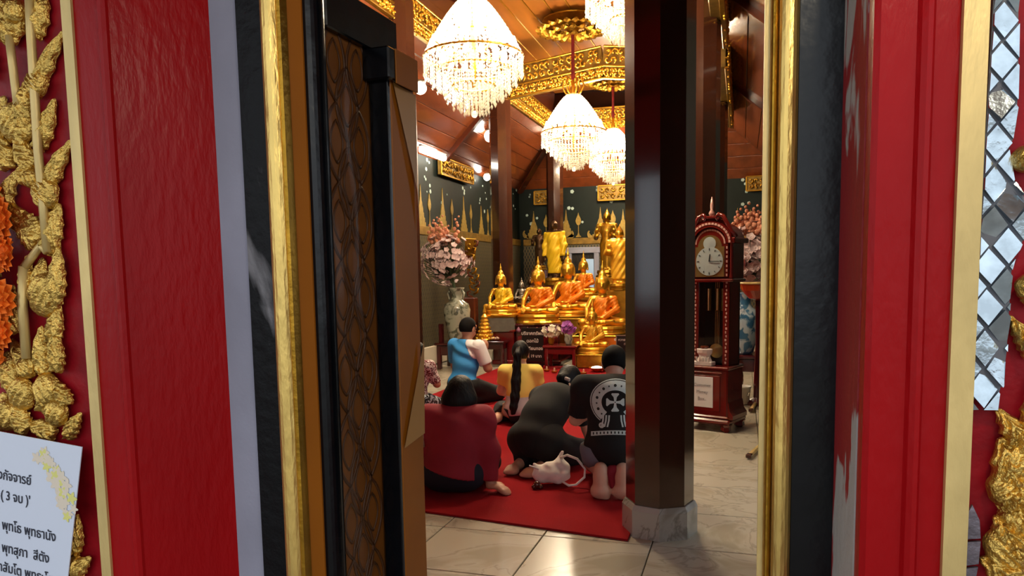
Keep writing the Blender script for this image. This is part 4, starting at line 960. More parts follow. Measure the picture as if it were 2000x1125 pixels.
bouquet('flower_bouquet', 'big bunch of pale pink blossoms with coral spikes in the left vase', fc, .43, .40, 230, 'petal_pink', (pv[0], pv[1], pv[2] + .88 * vh), 9, 3, ks=.78)
# white and purple flowers on the small table
for k_, (px, m_, lab, col_) in enumerate(((1076, 'petal_white', 'bowl of white blossoms on the small red table', 'petal_white'), (1110, 'petal_orchid', 'vase of purple orchids on the small red table', 'petal_orchid'))):
    q_ = atY(px, 677, y2 + .15); q_ = (q_.x, y2 + .17, z2 + .016)
    vase('flower_pot', ('small gold pot holding the white blossoms' if k_ == 0 else 'small glassy pot holding the purple orchids'), q_, .13 if k_ == 0 else .17, [(.25, 0), (.3, .1), (.42, .5), (.36, .8), (.42, 1.0), (.34, .96)], 'gold_dark' if k_ == 0 else 'porcelain', 'pot')
    bouquet('flower_bouquet', lab, (q_[0], q_[1], q_[2] + (.21 if k_ == 0 else .27)), .15 if k_ == 0 else .12, .11, 26, col_, (q_[0], q_[1], q_[2] + .1), 0, 5 + k_, ks=.75)
# brown gilt carved figure chair-back and orange cloth behind the left flowers
t = thing('carved_ornament', 'brown and gilt carved openwork ornament standing between left vase and stone block', 'ornament', (atY(918, 640, 11.9).x, 11.9, .0))
zo = atY(918, 468, 11.9).z
MB().box((0, 0, zo * .27), (.26, .18, zo * .54), None, bev=.02).build('plinth', 'brown_lacquer', t)
MB().box((0, 0, 0), (.20, .03, zo * .18), Matrix.Translation((.03, .02, zo * .92)) @ Matrix.Rotation(.08, 4, 'Y'), bev=.01).build('gilt_panel', 'gold_dark', t)
orr = random.Random(4)
for i in range(16):
    u = i / 15; z = zo * (.54 + .40 * u); s_ = 1 if i % 2 else -1; x = .08 + .05 * math.sin(u * 7)
    MB().tube([(x, -.04, z), (x + s_ * .07, -.07, z + .03), (x + s_ * .09, -.07, z + .09), (x + s_ * .04, -.07, z + .11), (x + s_ * .03, -.07, z + .07)], [.02, .022, .018, .014, .01], 6).build('scroll', 'gold_dark' if i % 3 else 'brown_lacquer', t, True)
# little candles and dishes along the front edge of the altar carpet
for i, px in enumerate((1068, 1083, 1098, 1113, 1126, 1140, 1183, 1194)):
    q_ = atZ(px, 727 + (i % 3) * 3); t = thing('candle_dish', '%s candle dish from the left at the altar end of the carpet' % ('first', 'second', 'third', 'fourth', 'fifth', 'sixth', 'seventh', 'eighth')[i], 'candle', (q_.x, q_.y, .015), 0, 'candle dishes before the altar')
    MB().lathe([(.03, 0), (.045, .012), (.05, .03), (.03, .02), (.01, .018)], 12).build('dish', 'gold_dark', t); MB().lathe([(.013, .02), (.013, .07), (.006, .078)], 8).build('candle', 'cloth_cream', t)
mat('bowl_glow', '#fff1cf', .3, emit=6.0)
q_ = atZ(1166, 728); t = thing('lit_bowl', 'bright lit bowl on the carpet in front of the gold-leaf statue', 'bowl', (q_.x, q_.y, .015))
MB().lathe([(.05, 0), (.06, .01), (.12, .06), (.125, .07), (.11, .06), (.03, .02)], 18).build('bowl', 'gold_bright', t); MB().lathe([(.10, .045), (.08, .075), (.02, .09)], 14).build('lit_wax', 'bowl_glow', t, True)

# ------------------------------------------------------------------ wall paintings: gilt spires, leaf standards and scattered flowers
def chedi(h):
    return [(-.27, 0), (-.27, .10), (-.22, .10), (-.22, .20), (-.17, .22), (-.17, .32), (-.13, .34), (-.125, .42), (-.085, .52), (-.07, .58), (-.045, .62), (-.035, .72), (-.015, .86), (0, 1), (.015, .86), (.035, .72), (.045, .62), (.07, .58), (.085, .52), (.125, .42), (.13, .34), (.17, .32), (.17, .22), (.22, .20), (.22, .10), (.27, .10), (.27, 0)]
def leafstd(h):
    P_ = [(-.11, 0), (-.09, .05), (-.05, .07), (-.03, .13), (-.012, .2), (-.012, .48), (-.05, .5), (-.10, .58), (-.115, .66), (-.09, .76), (-.04, .86), (-.02, .92), (0, 1)]
    return P_ + [(-x, z) for x, z in P_[-2::-1]]
def tail():
    return [(0, 0), (.35, .0), (.30, .10), (.22, .14), (.12, .2), (.02, .32), (.08, .42), (.0, .44), (-.07, .36), (-.10, .24), (-.07, .1)]
mat('gilt_print', '#9c7f38', .5, metal=.4, var=.3, vscale=20); mat('flower_print', '#9fb0a8', .6)
def motif(wall, fn, px, py0, py1, side, sx_=1.0, mirror=False):
    h = None
    if side == 'b':
        a = atY(px, py0, WBK - .002); b_ = atY(px, py1, WBK - .002); h = b_.z - a.z; M = basis(a, (1, 0, 0), (0, 1, 0), (0, 0, 1))
    else:
        a = atX(px, py0, WL + .002); b_ = atX(px, py1, WL + .002); h = b_.z - a.z; M = basis(a, (0, 1, 0), (-1, 0, 0), (0, 0, 1))
    P_ = [((-x if mirror else x) * h * sx_, z * h) for x, z in fn]
    if mirror: P_ = P_[::-1]
    MB().prism(P_, .012, M, -.012).build('gilt_motif', 'gilt_print', wall)
for px, y0_, y1_ in ((1043, 466, 412), (1106, 464, 409), (1173, 463, 404), (1217, 462, 408), (1440, 456, 405)): motif(wb, chedi(1), px, y0_, y1_, 'b')
for px, y0_, y1_ in ((1067, 466, 419), (1130, 463, 415), (1197, 462, 410), (1465, 455, 408)): motif(wb, leafstd(1), px, y0_, y1_, 'b')
for px, mir in ((1024, False), (1150, False), (1118, True)): motif(wb, tail(), px, 465, 432, 'b', .9, mir)
for px, y0_, y1_ in ((822, 441, 360), (865, 447, 368), (906, 452, 384), (940, 457, 402)): motif(wl, chedi(1), px, y0_, y1_, 'l')
for px, y0_, y1_ in ((839, 443, 378), (883, 449, 389), (920, 454, 400), (953, 459, 409), (967, 461, 412)): motif(wl, leafstd(1), px, y0_, y1_, 'l')
fr_ = random.Random(11)
fp = MB().lathe([(.034, 0), (.03, .006), (.012, .004)], 5).mesh('painted_flower', 'flower_print')
for i in range(46):
    y = fr_.uniform(10.5, 17); z = fr_.uniform(2.75, 3.5); o = link('painted_flower', fp, wl, (WL + .001, y, z)); o.rotation_euler = (0, pi / 2, 0); s_ = fr_.uniform(.5, 1.2); o.scale = (s_, s_, 1)
for i in range(60):
    x = fr_.uniform(-5, .6); z = fr_.uniform(2.7, 3.5); o = link('painted_flower', fp, wb, (x, WBK - .001, z)); o.rotation_euler = (pi / 2, 0, 0); s_ = fr_.uniform(.7, 1.5); o.scale = (s_, s_, 1)
# gilt carved boards hung under the eaves
def eave_board(px0, px1, py0, py1, side, label):
    if side == 'b':
        a, b_ = atY(px0, py0, WBK - .10), atY(px1, py1, WBK - .10); w, h = abs(b_.x - a.x), a.z - b_.z; c = ((a.x + b_.x) / 2, WBK - .06, (a.z + b_.z) / 2); rz = 0
    else:
        a, b_ = atX(px0, py0, WL + .1), atX(px1, py1, WL + .1); w = b_.y - a.y; h = .30; c = (WL + .06, (a.y + b_.y) / 2, 3.42); rz = pi / 2
    t = thing('eave_board', label, 'board', c, rz)
    MB().box((0, 0, 0), (w, .06, h), None, bev=.005).build('panel', 'gold_worn', t)
    for q in (-1, 1):
        MB().box((q * w / 2, -.035, 0), (.03, .03, h), None, bev=.005).build('frame_bar', 'gold_dark', t); MB().box((0, -.035, q * h / 2), (w, .03, .025), None, bev=.005).build('frame_bar', 'gold_dark', t)
    mb = scrolls(w - .06, h * .9, 9); mb.v = [(v[0], v[1] - .025, v[2]) for v in mb.v]; tag(mb.build('carved_foliage', 'gold_dark', t, True), kind='stuff')
eave_board(862, 925, 322, 372, 'l', 'gilt carved board under the left eaves above the leaf standards')
eave_board(1043, 1078, 374, 398, 'b', 'gilt carved board on the rear wall left of the far pillar')
eave_board(1168, 1232, 363, 389, 'b', 'gilt carved board on the rear wall beside the near pillar')
eave_board(1458, 1500, 345, 371, 'b', 'gilt carved board on the rear wall right of the clock')
# grey-framed doorway in the rear wall
a, b_ = atY(1112, 492, WBK - .03), atY(1166, 590, WBK - .03); w, h = b_.x - a.x, a.z - .4
t = thing('door_2', None, None, ((a.x + b_.x) / 2, WBK - .03, 0)); t['kind'] = 'structure'
for q in (-1, 1): MB().box((q * w / 2, 0, a.z / 2), (.12, .08, a.z), None, bev=.01).build('jamb', 'cement', t)
MB().box((0, 0, a.z + .03), (w + .2, .09, .14), None, bev=.01).build('lintel', 'cement', t)
mat('pane_blue', '#9db6cf', .2, emit=.35); mat('void_dark', '#15110e', .7)
MB().box((0, .02, a.z / 2), (w - .1, .03, a.z - .05)).build('door_panel', 'void_dark', t); MB().box((w * .18, .0, a.z - .55), (w * .42, .02, .75), None, bev=.01).build('pane', 'pane_blue', t)

# ------------------------------------------------------------------ chandeliers
def crystal(name, glow, k=1.0):
    m = mat(name, '#ffffff', .08); nt = m.node_tree; N, L = nt.nodes, nt.links; out = N['Material Output']
    a = N.new('ShaderNodeBsdfTranslucent'); a.inputs[0].default_value = (k, .93 * k, .78 * k, 1); d = N.new('ShaderNodeBsdfDiffuse'); d.inputs[0].default_value = (.9 * k, .84 * k, .68 * k, 1)
    g = N.new('ShaderNodeBsdfGlossy'); g.inputs['Roughness'].default_value = .05; t = N.new('ShaderNodeBsdfTransparent'); t.inputs[0].default_value = (.96, .94, .9, 1)
    m1 = N.new('ShaderNodeMixShader'); m1.inputs[0].default_value = .4; m2 = N.new('ShaderNodeMixShader'); m2.inputs[0].default_value = .35; m3 = N.new('ShaderNodeMixShader'); m3.inputs[0].default_value = glow
    L.new(a.outputs[0], m1.inputs[1]); L.new(d.outputs[0], m1.inputs[2]); L.new(m1.outputs[0], m2.inputs[1]); L.new(g.outputs[0], m2.inputs[2]); L.new(t.outputs[0], m3.inputs[1]); L.new(m2.outputs[0], m3.inputs[2]); L.new(m3.outputs[0], out.inputs['Surface'])
crystal('crystal', .55); crystal('crystal_drop', .5, .42)
mat('bulb_glass', '#fff0d2', .3, emit=90.0); mat('rod_red', '#7c1420', .5, var=.3, vscale=20); mat('lamp_white', '#fff6e6', .3, emit=30.0)
def octa(mb, p, r, h):
    x, y, z = p; mb.add([(x, y, z - h), (x + r, y, z), (x, y + r, z), (x - r, y, z), (x, y - r, z), (x, y, z + h)], [(0, 2, 1), (0, 3, 2), (0, 4, 3), (0, 1, 4), (5, 1, 2), (5, 2, 3), (5, 3, 4), (5, 4, 1)])
def chand_meshes():
    G = {}
    dome = MB()
    for i in range(40):
        a = 2 * pi * i / 40; ca, sa = math.cos(a), math.sin(a)
        for j in range(17):
            u = j / 16; r = .09 + .42 * u ** .95; z = 1.18 - .58 * u ** 1.25; octa(dome, (r * ca, r * sa, z), .016, .022)
    for i in range(28):
        a = 2 * pi * (i + .5) / 28; ca, sa = math.cos(a), math.sin(a)
        for j in range(10):
            u = j / 9; r = .06 + .27 * u; z = 1.1 - .3 * u - .08 * math.sin(pi * u); octa(dome, (r * ca, r * sa, z), .015, .02)
    G['dome'] = dome.mesh('crystal_dome', 'crystal')
    fr = MB(); rg = random.Random(3)
    for (r, z, n, l) in ((.505, .60, 60, .19), (.44, .54, 52, .21), (.37, .47, 46, .22), (.30, .39, 38, .22), (.22, .31, 30, .20), (.15, .23, 22, .17), (.08, .16, 12, .12)):
        for i in range(n):
            a = 2 * pi * i / n; L_ = l * rg.uniform(.8, 1.1); k = max(3, int(L_ / .034))
            for j in range(k): octa(fr, (r * math.cos(a), r * math.sin(a), z - j * .034), .0105, .017)
            octa(fr, (r * math.cos(a), r * math.sin(a), z - k * .034 - .006), .015, .03)
    G['fringe'] = fr.mesh('crystal_fringe', 'crystal_drop')
    G['ball'] = MB().ball((0, 0, .035), .035, 8).mesh('crystal_ball', 'crystal', True)
    rings = []
    for r, z in ((.505, .61), (.37, .48), (.22, .32), (.33, .80), (.10, 1.16)):
        rings.append(MB().tube([(r * math.cos(2 * pi * i / 32), r * math.sin(2 * pi * i / 32), z) for i in range(33)], .012, 6).mesh('ring', 'gold_bright', True))
    G['rings'] = rings
    b = MB(); b.lathe([(.012, 0), (.026, .025), (.022, .055), (.004, .10)], 8); G['bulb'] = b.mesh('bulb', 'bulb_glass', True)
    sc = MB(); sc.tube([(.05, 0, 1.18), (.12, 0, 1.22), (.17, 0, 1.32), (.14, 0, 1.42), (.09, 0, 1.42), (.08, 0, 1.37)], [.012, .014, .014, .013, .011, .008], 6); G['scroll'] = sc.mesh('crown_scroll', 'gold_bright', True)
    G['stem'] = MB().lathe([(.02, .3), (.03, .6), (.05, .7), (.025, .8), (.03, 1.1), (.06, 1.18), (.03, 1.3), (.02, 1.45)], 10).mesh('stem', 'gold_bright', True)
    ar = MB(); ar.tube([(.03, 0, .70), (.18, 0, .62), (.30, 0, .64), (.38, 0, .70)], .01, 5); G['arm'] = ar.mesh('arm', 'gold_bright', True)
    pet = MB(); n = 6
    vs = []
    for j in range(n + 1):
        u = j / n; w = .055 * math.sin(pi * (u * .85 + .12)) ; z = -.05 * math.sin(pi * u) - .05 * u * u
        vs += [(u * .2, -w, z), (u * .2, 0, z - .02), (u * .2, w, z)]
    pet.add(vs, [(j * 3 + q, j * 3 + q + 1, j * 3 + 4 + q, j * 3 + 3 + q) for j in range(n) for q in range(2)]); G['petal'] = pet.mesh('rosette_petal', 'gold_dark')
    return G
CG = chand_meshes()
def chandelier(x, y, zb, label, sc=1.0, watts=CHANDELIER_WATTS, zc=5.45, group='crystal chandeliers of the nave'):
    t = thing('chandelier', label, 'chandelier', (x, y, zb), random.uniform(0, .3), group); t.scale = (sc,) * 3
    tag(link('crystal_dome', CG['dome'], t), kind='stuff'); tag(link('crystal_fringe', CG['fringe'], t), kind='stuff'); link('crystal_ball', CG['ball'], t); link('stem', CG['stem'], t)
    for r in CG['rings']: link('ring', r, t)
    for i in range(6): link('crown_scroll', CG['scroll'], t, None, i * pi / 3)
    for i in range(8): link('arm', CG['arm'], t, None, i * pi / 4)
    for (r, z, n) in ((.43, .68, 20), (.35, .77, 16), (.24, .89, 12), (.12, 1.0, 6), (.32, .56, 12)):
        for i in range(n): a = 2 * pi * i / n; link('bulb', CG['bulb'], t, (r * math.cos(a), r * math.sin(a), z))
    top = (zc - zb) / sc
    MB().lathe([(.028, 1.42), (.034, 1.5), (.026, 1.56), (.026, top)], 8).build('hanging_rod', 'rod_red', t)
    ros = MB().lathe([(.05, top - .22), (.10, top - .14), (.16, top - .07), (.48, top - .02), (.48, top)], 20).build('ceiling_rosette', 'gold_dark', t)
    for ring, (r0, n, k) in enumerate(((.07, 10, .9), (.19, 16, 1.0), (.33, 24, 1.0))):
        for i in range(n):
            a = 2 * pi * (i + .5 * ring) / n; o = link('rosette_petal', CG['petal'], ros, (r0 * math.cos(a), r0 * math.sin(a), top - .16 + .05 * ring)); o.rotation_euler = (0, 0, a); o.scale = (1.25 * k, 1.25 * k, 1.4)
    l = bpy.data.lights.new('chandelier_light', 'POINT'); l.energy = watts; l.color = (1, .84, .60); l.shadow_soft_size = .22
    o = bpy.data.objects.new('chandelier_light', l); COL.objects.link(o); o.parent = t; o.location = (0, 0, .72)
    return t
c1 = atY(927, 230, 7.4); c2 = atY(1121, 335, 11.8); c3 = atY(1198, 362, 15.3)
chandelier(c1.x, 7.4, c1.z, 'largest looking crystal chandelier, nearest, cut off by the picture top')
chandelier(c2.x, 11.8, c2.z, 'crystal chandelier in full view hanging on a red rod from a gilt rosette')
chandelier(c3.x, 15.3, c3.z, 'farthest crystal chandelier, half hidden behind the near pillar', .95)
c4 = atY(1228, 92, 6.6)
chandelier(c4.x, 6.6, c4.z, 'crystal chandelier at the top edge beside the near pillar', .72, CHANDELIER_WATTS * .5, group=None)

# ------------------------------------------------------------------ lamps along the left eaves and outside
def globe(px, py, x, r, label, axis=0):
    p = atX(px, py, x); t = thing('eave_lamp', label, 'lamp', p)
    if axis: MB().tube([(0, -axis / 2, 0), (0, axis / 2, 0)], r, 10).build('tube', 'lamp_white', t, True); MB().box((0, 0, r + .015), (.05, axis + .1, .03), None, bev=.005).build('holder', 'silvered', t)
    else:
        MB().ball((0, 0, 0), r, 10).build('globe', 'lamp_white', t, True); MB().lathe([(r * .5, r * .8), (r * .75, r * .95), (r * .6, r * 1.2), (r * .1, r * 1.3)], 12).build('cap', 'silvered', t, True)
globe(957, 266, -4.40, .105, 'white globe lamp on the sloping ceiling beside the second pillar')
globe(821, 172, -4.25, .085, 'white globe lamp near the edge of the open door leaf')
globe(846, 301, -4.92, .05, 'slanting bright tube lamp above the left wall, nearest', .95)
globe(951, 346, -4.95, .07, 'bright lamp low on the left eaves, behind the pillar edge')

# porch lamp over the visitor, out of sight above the frame
t = thing('porch_lamp', 'warm hanging porch lamp above the doorway', 'lamp', (.40, .53, 2.56))
MB().ball((0, 0, 0), .07, 10).build('globe', 'lamp_white', t, True); MB().tube([(0, 0, .07), (0, 0, .8)], .008, 6).build('cord', 'void_dark', t)
l = bpy.data.lights.new('porch_light', 'POINT'); l.energy = PORCH_WATTS; l.color = (1, .84, .6); l.shadow_soft_size = .07
o = bpy.data.objects.new('porch_light', l); COL.objects.link(o); o.parent = t; o.location = (0, 0, -.09)

# ------------------------------------------------------------------ longcase clock
mat('mahogany', '#6a1712', .22, var=.3, vscale=5, coat=.6, stretch=(1, 1, .2)); mat('pearl', '#d9a79a', .25, var=.3, vscale=60, coat=.5)
mat('brass', '#d9c27c', .25, metal=.9); mat('dial_silver', '#a9b5b4', .4, metal=.2); mat('case_dark', '#1c0a0c', .4); mat('paper', '#e2e6e4', .8); mat('ink_grey', '#8d9498', .8); mat('ink_black', '#2a2b38', .8)
mat('hand_black', '#101010', .4)
glass = mat('clock_glass', '#ffffff', .03); nt = glass.node_tree; N, L = nt.nodes, nt.links; out = N['Material Output']
tr = N.new('ShaderNodeBsdfTransparent'); gl = N.new('ShaderNodeBsdfGlossy'); gl.inputs['Roughness'].default_value = .03; fr = N.new('ShaderNodeFresnel'); fr.inputs[0].default_value = 1.45; ms = N.new('ShaderNodeMixShader')
L.new(fr.outputs[0], ms.inputs[0]); L.new(tr.outputs[0], ms.inputs[1]); L.new(gl.outputs[0], ms.inputs[2]); L.new(ms.outputs[0], out.inputs['Surface'])
pk = atZ(1392, 836); CY = pk.y + .05
clk = thing('longcase_clock', 'tall red mahogany longcase clock with pearl inlay and arched dial', 'clock', (pk.x, CY, 0), math.radians(-22))
f = -.19        # front of the plinth
MB().box((0, 0, .345), (.44, .36, .49), None, bev=.012).build('plinth', 'mahogany', clk)
MB().box((0, 0, .095), (.50, .42, .05), None, bev=.015).build('plinth_moulding', 'mahogany', clk); MB().box((0, 0, .135), (.47, .39, .03), None, bev=.012).build('plinth_moulding', 'mahogany', clk)
MB().box((0, 0, .60), (.46, .38, .03), None, bev=.01).build('ledge', 'mahogany', clk)
for sx_ in (-1, 1):
    for sy_ in (-1, 1):
        MB().lathe([(.03, 0), (.05, .02), (.045, .05), (.06, .075)], 6, Matrix.Translation((sx_ * .20, sy_ * .16, 0)), .5).build('foot', 'mahogany', clk)
    # flared bracket at the sides
    MB().prism([(sx_ * .22, .12), (sx_ * .27, .12), (sx_ * .27, .16), (sx_ * .24, .20), (sx_ * .225, .28), (sx_ * .22, .28)][::sx_], .34, None, -.17).build('side_bracket', 'mahogany', clk)
MB().box((0, f + .005, .36), (.30, .012, .34), None, bev=.004).build('plinth_panel', 'mahogany', clk)
MB().box((0, f + .005, .556), (.34, .016, .014), None, bev=.004).build('panel_strip', 'mahogany', clk)
# trunk
TW, TD, tz0, tz1 = .37, .25, .615, 1.42
ty = .05
MB().box((0, ty + TD / 2 - .01, (tz0 + tz1) / 2), (TW, .02, tz1 - tz0)).build('trunk_back', 'case_dark', clk)
for sx_ in (-1, 1):
    MB().box((sx_ * (TW / 2 - .012), ty, (tz0 + tz1) / 2), (.024, TD, tz1 - tz0), None, bev=.004).build('trunk_side', 'mahogany', clk)
    MB().box((sx_ * (TW / 2 - .032), ty - TD / 2 + .01, (tz0 + tz1) / 2), (.064, .024, tz1 - tz0), None, bev=.004).build('trunk_stile', 'mahogany', clk)
    for i in range(22):
        MB().box((sx_ * (TW / 2 - .030) + (.003 if i % 2 else -.003), ty - TD / 2 - .003, tz0 + .03 + i * (tz1 - tz0 - .05) / 21), (.012 + .006 * (i % 3 == 0), .004, .022), None, bev=.0015).build('pearl_inlay', 'pearl', clk)
MB().box((0, ty - TD / 2 + .01, (tz0 + tz1) / 2), (TW - .12, .004, tz1 - tz0 - .04)).build('door_glass', 'clock_glass', clk)
# pendulum and weights
pd = MB().box((0, ty + .03, 1.07), (.008, .006, .70)).build('pendulum', 'brass', clk)
MB().box((.018, ty + .03, 1.07), (.006, .006, .70)).build('pendulum_rod', 'brass', pd); MB().box((-.018, ty + .03, 1.07), (.006, .006, .70)).build('pendulum_rod', 'brass', pd)
MB().lathe([(.07, -.008), (.075, 0), (.07, .008)], 20, Matrix.Translation((0, ty + .02, .74)) @ Matrix.Rotation(pi / 2, 4, 'X')).build('pendulum_bob', 'brass', pd)
for x in (-.075, .0, .075):
    w_ = MB().lathe([(.004, 1.12), (.023, 1.13), (.023, 1.34), (.004, 1.35)], 12, Matrix.Translation((x, ty + .0 + (.03 if x == 0 else 0), 0))).build('weight', 'brass', clk)
# hood
hz0, hz1 = 1.42, 1.70
MB().box((0, ty, hz0), (.46, .32, .03), None, bev=.01).build('hood_base', 'mahogany', clk)
HWD = .42
MB().box((0, ty + .02, 1.62), (HWD, .26, .38), None, bev=.008).build('hood_box', 'mahogany', clk)
fy = ty - .135
def arch(w, z0, z1, r, n=14): return [(-w / 2, z0), (w / 2, z0), (w / 2, z1)] + [(r * math.cos(pi * i / n), z1 + r * .92 * math.sin(pi * i / n)) for i in range(n + 1)] + [(-w / 2, z1)]
MB().prism(arch(.36, 1.45, 1.76, .155), .05, Matrix.Translation((0, fy - .012, 0))).build('hood_door', 'mahogany', clk)
dl = MB().prism(arch(.285, 1.455, 1.735, .118), .012, Matrix.Translation((0, fy - .022, 0))).build('dial_plate', 'brass', clk)
MB().lathe([(.134, 0), (.134, .006), (.004, .008)], 32, Matrix.Translation((0, fy - .022, 1.60)) @ Matrix.Rotation(pi / 2, 4, 'X')).build('chapter_ring', 'dial_silver', dl)
MB().lathe([(.062, 0), (.062, .005), (.004, .007)], 24, Matrix.Translation((0, fy - .022, 1.765)) @ Matrix.Rotation(pi / 2, 4, 'X')).build('moon_dial', 'dial_silver', dl)
for i in range(12):
    a = i * pi / 6; MB().box((0, 0, .112), (.006, .002, .022 if i % 3 == 0 else .016), Matrix.Translation((0, fy - .031, 1.60)) @ Matrix.Rotation(a, 4, 'Y')).build('hour_mark', 'hand_black', dl)
MB().box((0, 0, .032), (.009, .003, .07), Matrix.Translation((0, fy - .034, 1.60)) @ Matrix.Rotation(.13, 4, 'Y')).build('hour_hand', 'hand_black', dl)
MB().box((0, 0, .048), (.006, .003, .10), Matrix.Translation((0, fy - .036, 1.60)) @ Matrix.Rotation(1.6, 4, 'Y')).build('minute_hand', 'hand_black', dl)
for sx_ in (-1, 1):
    MB().lathe([(.022, 1.44), (.016, 1.48), (.014, 1.72), (.022, 1.77)], 12, Matrix.Translation((sx_ * .205, fy + .0, 0))).build('hood_column', 'mahogany', clk)
    for i in range(7): MB().box((sx_ * .165, fy - .013, 1.47 + i * .042), (.014, .004, .024), None, bev=.0015).build('pearl_inlay', 'pearl', clk)
for i in range(17):
    a = pi * (i + .5) / 17; MB().box((0, 0, 0), (.024, .004, .015), Matrix.Translation((.143 * math.cos(a), fy - .0125, 1.76 + .132 * math.sin(a))) @ Matrix.Rotation(pi / 2 - a, 4, 'Y'), bev=.0015).build('pearl_inlay', 'pearl', clk)
# arched cornice with its own inlay, swan necks and finial
def band(r0, r1, zc_, th, y0, name, m_, par, sq=.92, a0=0.0, a1=pi):
    n = 18; P_ = [(r1 * math.cos(a0 + (a1 - a0) * i / n), zc_ + r1 * sq * math.sin(a0 + (a1 - a0) * i / n)) for i in range(n + 1)] + [(r0 * math.cos(a0 + (a1 - a0) * i / n), zc_ + r0 * sq * math.sin(a0 + (a1 - a0) * i / n)) for i in range(n, -1, -1)]
    return MB().prism(P_, th, Matrix.Translation((0, y0, 0))).build(name, m_, par)
cor = band(.165, .225, 1.765, .30, fy - .03, 'cornice_arch', 'mahogany', clk)
for sx_ in (-1, 1): MB().box((sx_ * .215, ty, 1.79), (.07, .33, .05), None, bev=.01).build('cornice', 'mahogany', cor)
for i in range(19):
    a = pi * (i + .5) / 19; MB().box((0, 0, 0), (.026, .005, .020), Matrix.Translation((.198 * math.cos(a), fy - .032, 1.765 + .184 * math.sin(a))) @ Matrix.Rotation(pi / 2 - a, 4, 'Y'), bev=.0015).build('pearl_inlay', 'pearl', cor)
for sx_ in (-1, 1):
    MB().tube([(sx_ * .25, fy, 1.82), (sx_ * .20, fy, 1.87), (sx_ * .16, fy, 1.95), (sx_ * .12, fy, 2.015), (sx_ * .075, fy, 2.035), (sx_ * .05, fy, 2.01), (sx_ * .065, fy, 1.985), (sx_ * .085, fy, 2.0)], [.022, .022, .022, .021, .02, .019, .016, .012], 8).build('swan_neck', 'mahogany', cor, True)
MB().prism([(-.20, 1.86), (.20, 1.86), (.14, 1.97), (.05, 2.0), (-.05, 2.0), (-.14, 1.97)], .04, Matrix.Translation((0, fy + .02, 0))).build('pediment', 'mahogany', cor)
MB().box((0, fy + .02, 2.01), (.09, .07, .025), None, bev=.005).build('finial_block', 'mahogany', cor)
MB().lathe([(.02, 2.02), (.03, 2.05), (.012, 2.08), (.016, 2.12), (.004, 2.20)], 10, Matrix.Translation((0, fy + .02, 0))).build('finial', 'pearl', cor, True)
# typed note pasted on the plinth
nt_ = thing('paper_note', 'white paper note with faint grey lettering on the clock plinth', 'note', (pk.x, CY, 0), math.radians(-22))
MB().box((-.025, f - .0035, .37), (.215, .004, .29), None, bev=.001).build('sheet', 'paper', nt_)
for i, b_ in enumerate(('Customer', 'Money', 'Box..')): text('lettering', b_, .042, 'ink_grey', nt_, basis((-.025, f - .0065, .435 - i * .065), (1, 0, 0), (0, 0, 1), (0, -1, 0)))
# white porcelain incense pot on the ledge
mat('porcelain_white', '#d9cfc8', .3, var=.12, vscale=20, coat=.3)
pt_ = thing('white_pot', 'white porcelain footed pot on the clock ledge before the glass', 'pot', (pk.x, CY, .6165), math.radians(-22))
M_ = Matrix.Translation((-.03, -.135, 0))
MB().box((0, 0, .02), (.185, .09, .04), M_, bev=.006).build('foot', 'porcelain_white', pt_)
MB().lathe([(.078, .038), (.070, .06), (.058, .085), (.060, .10), (.076, .12), (.080, .155), (.070, .16), (.066, .13)], 12, M_, 0, 1, .55).build('bowl', 'porcelain_white', pt_)
for i in range(5): MB().box((-.06 + i * .03, -.043, .062), (.012, .012, .045), M_, bev=.003).build('fluting', 'porcelain_white', pt_)
MB().lathe([(.03, .158), (.045, .17), (.04, .185), (.02, .188)], 10, M_, 0, 1, .6).build('lid', 'brown_lacquer', pt_)

# ------------------------------------------------------------------ beyond the clock: table, blue vase, flowers, tray, bucket, poles
YT = 9.3
a = atZ(1440, 772); tx = atY(1468, 700, YT).x
t = thing('side_table', 'dark red side table in the corner right of the clock', 'table', (tx + .12, YT + .1, 0)); zt_ = atY(1462, 692, YT).z
MB().box((0, 0, zt_ - .02), (.62, .5, .04), None, bev=.01).build('table_top', 'red_lacquer_dark', t); MB().box((0, 0, zt_ - .12), (.56, .44, .16), None, bev=.01).build('apron', 'red_lacquer_dark', t)
for sx_ in (-1, 1):
    for sy_ in (-1, 1): MB().lathe([(.025, 0), (.018, .1), (.03, .2), (.018, .3), (.028, zt_ - .2)], 8, Matrix.Translation((sx_ * .24, sy_ * .18, 0))).build('leg', 'brown_lacquer', t)
bx_ = atY(1453, 690, YT).x; vh2 = atY(1453, 572, YT).z - zt_
vase('blue_vase', 'blue and white porcelain vase beside the clock', (bx_, YT + .05, zt_ + .001), vh2, VP, 'celadon')
fc2 = atY(1466, 498, YT)
bouquet('flower_bouquet', 'bunch of pale blossoms with coral spikes right of the clock', fc2, .33, .36, 150, 'petal_pink', (bx_, YT + .05, zt_ + .88 * vh2), 12, 8, ks=.85)
tx2 = atY(1470, 600, 8.75)
t = thing('footed_tray', 'orange lacquer footed tray with a pale rim right of the clock', 'tray', (atY(1472, 690, 8.75).x + .04, 8.75, 0)); zr = atY(1472, 553, 8.75).z; mat('lacquer_orange', '#b8431a', .25, coat=.6)
MB().lathe([(.03, zr - .19), (.10, zr - .17), (.18, zr - .08), (.21, zr), (.20, zr), (.15, zr - .1)], 24).build('bowl', 'lacquer_orange', t, False); MB().lathe([(.14, 0), (.14, .03), (.04, .08), (.025, zr * .5), (.03, zr - .19)], 16).build('stem', 'red_lacquer_dark', t, False)
MB().tube([(.205 * math.cos(2 * pi * i / 28), .205 * math.sin(2 * pi * i / 28), zr) for i in range(29)], .013, 6).build('rim', 'gold_pale', t, True)
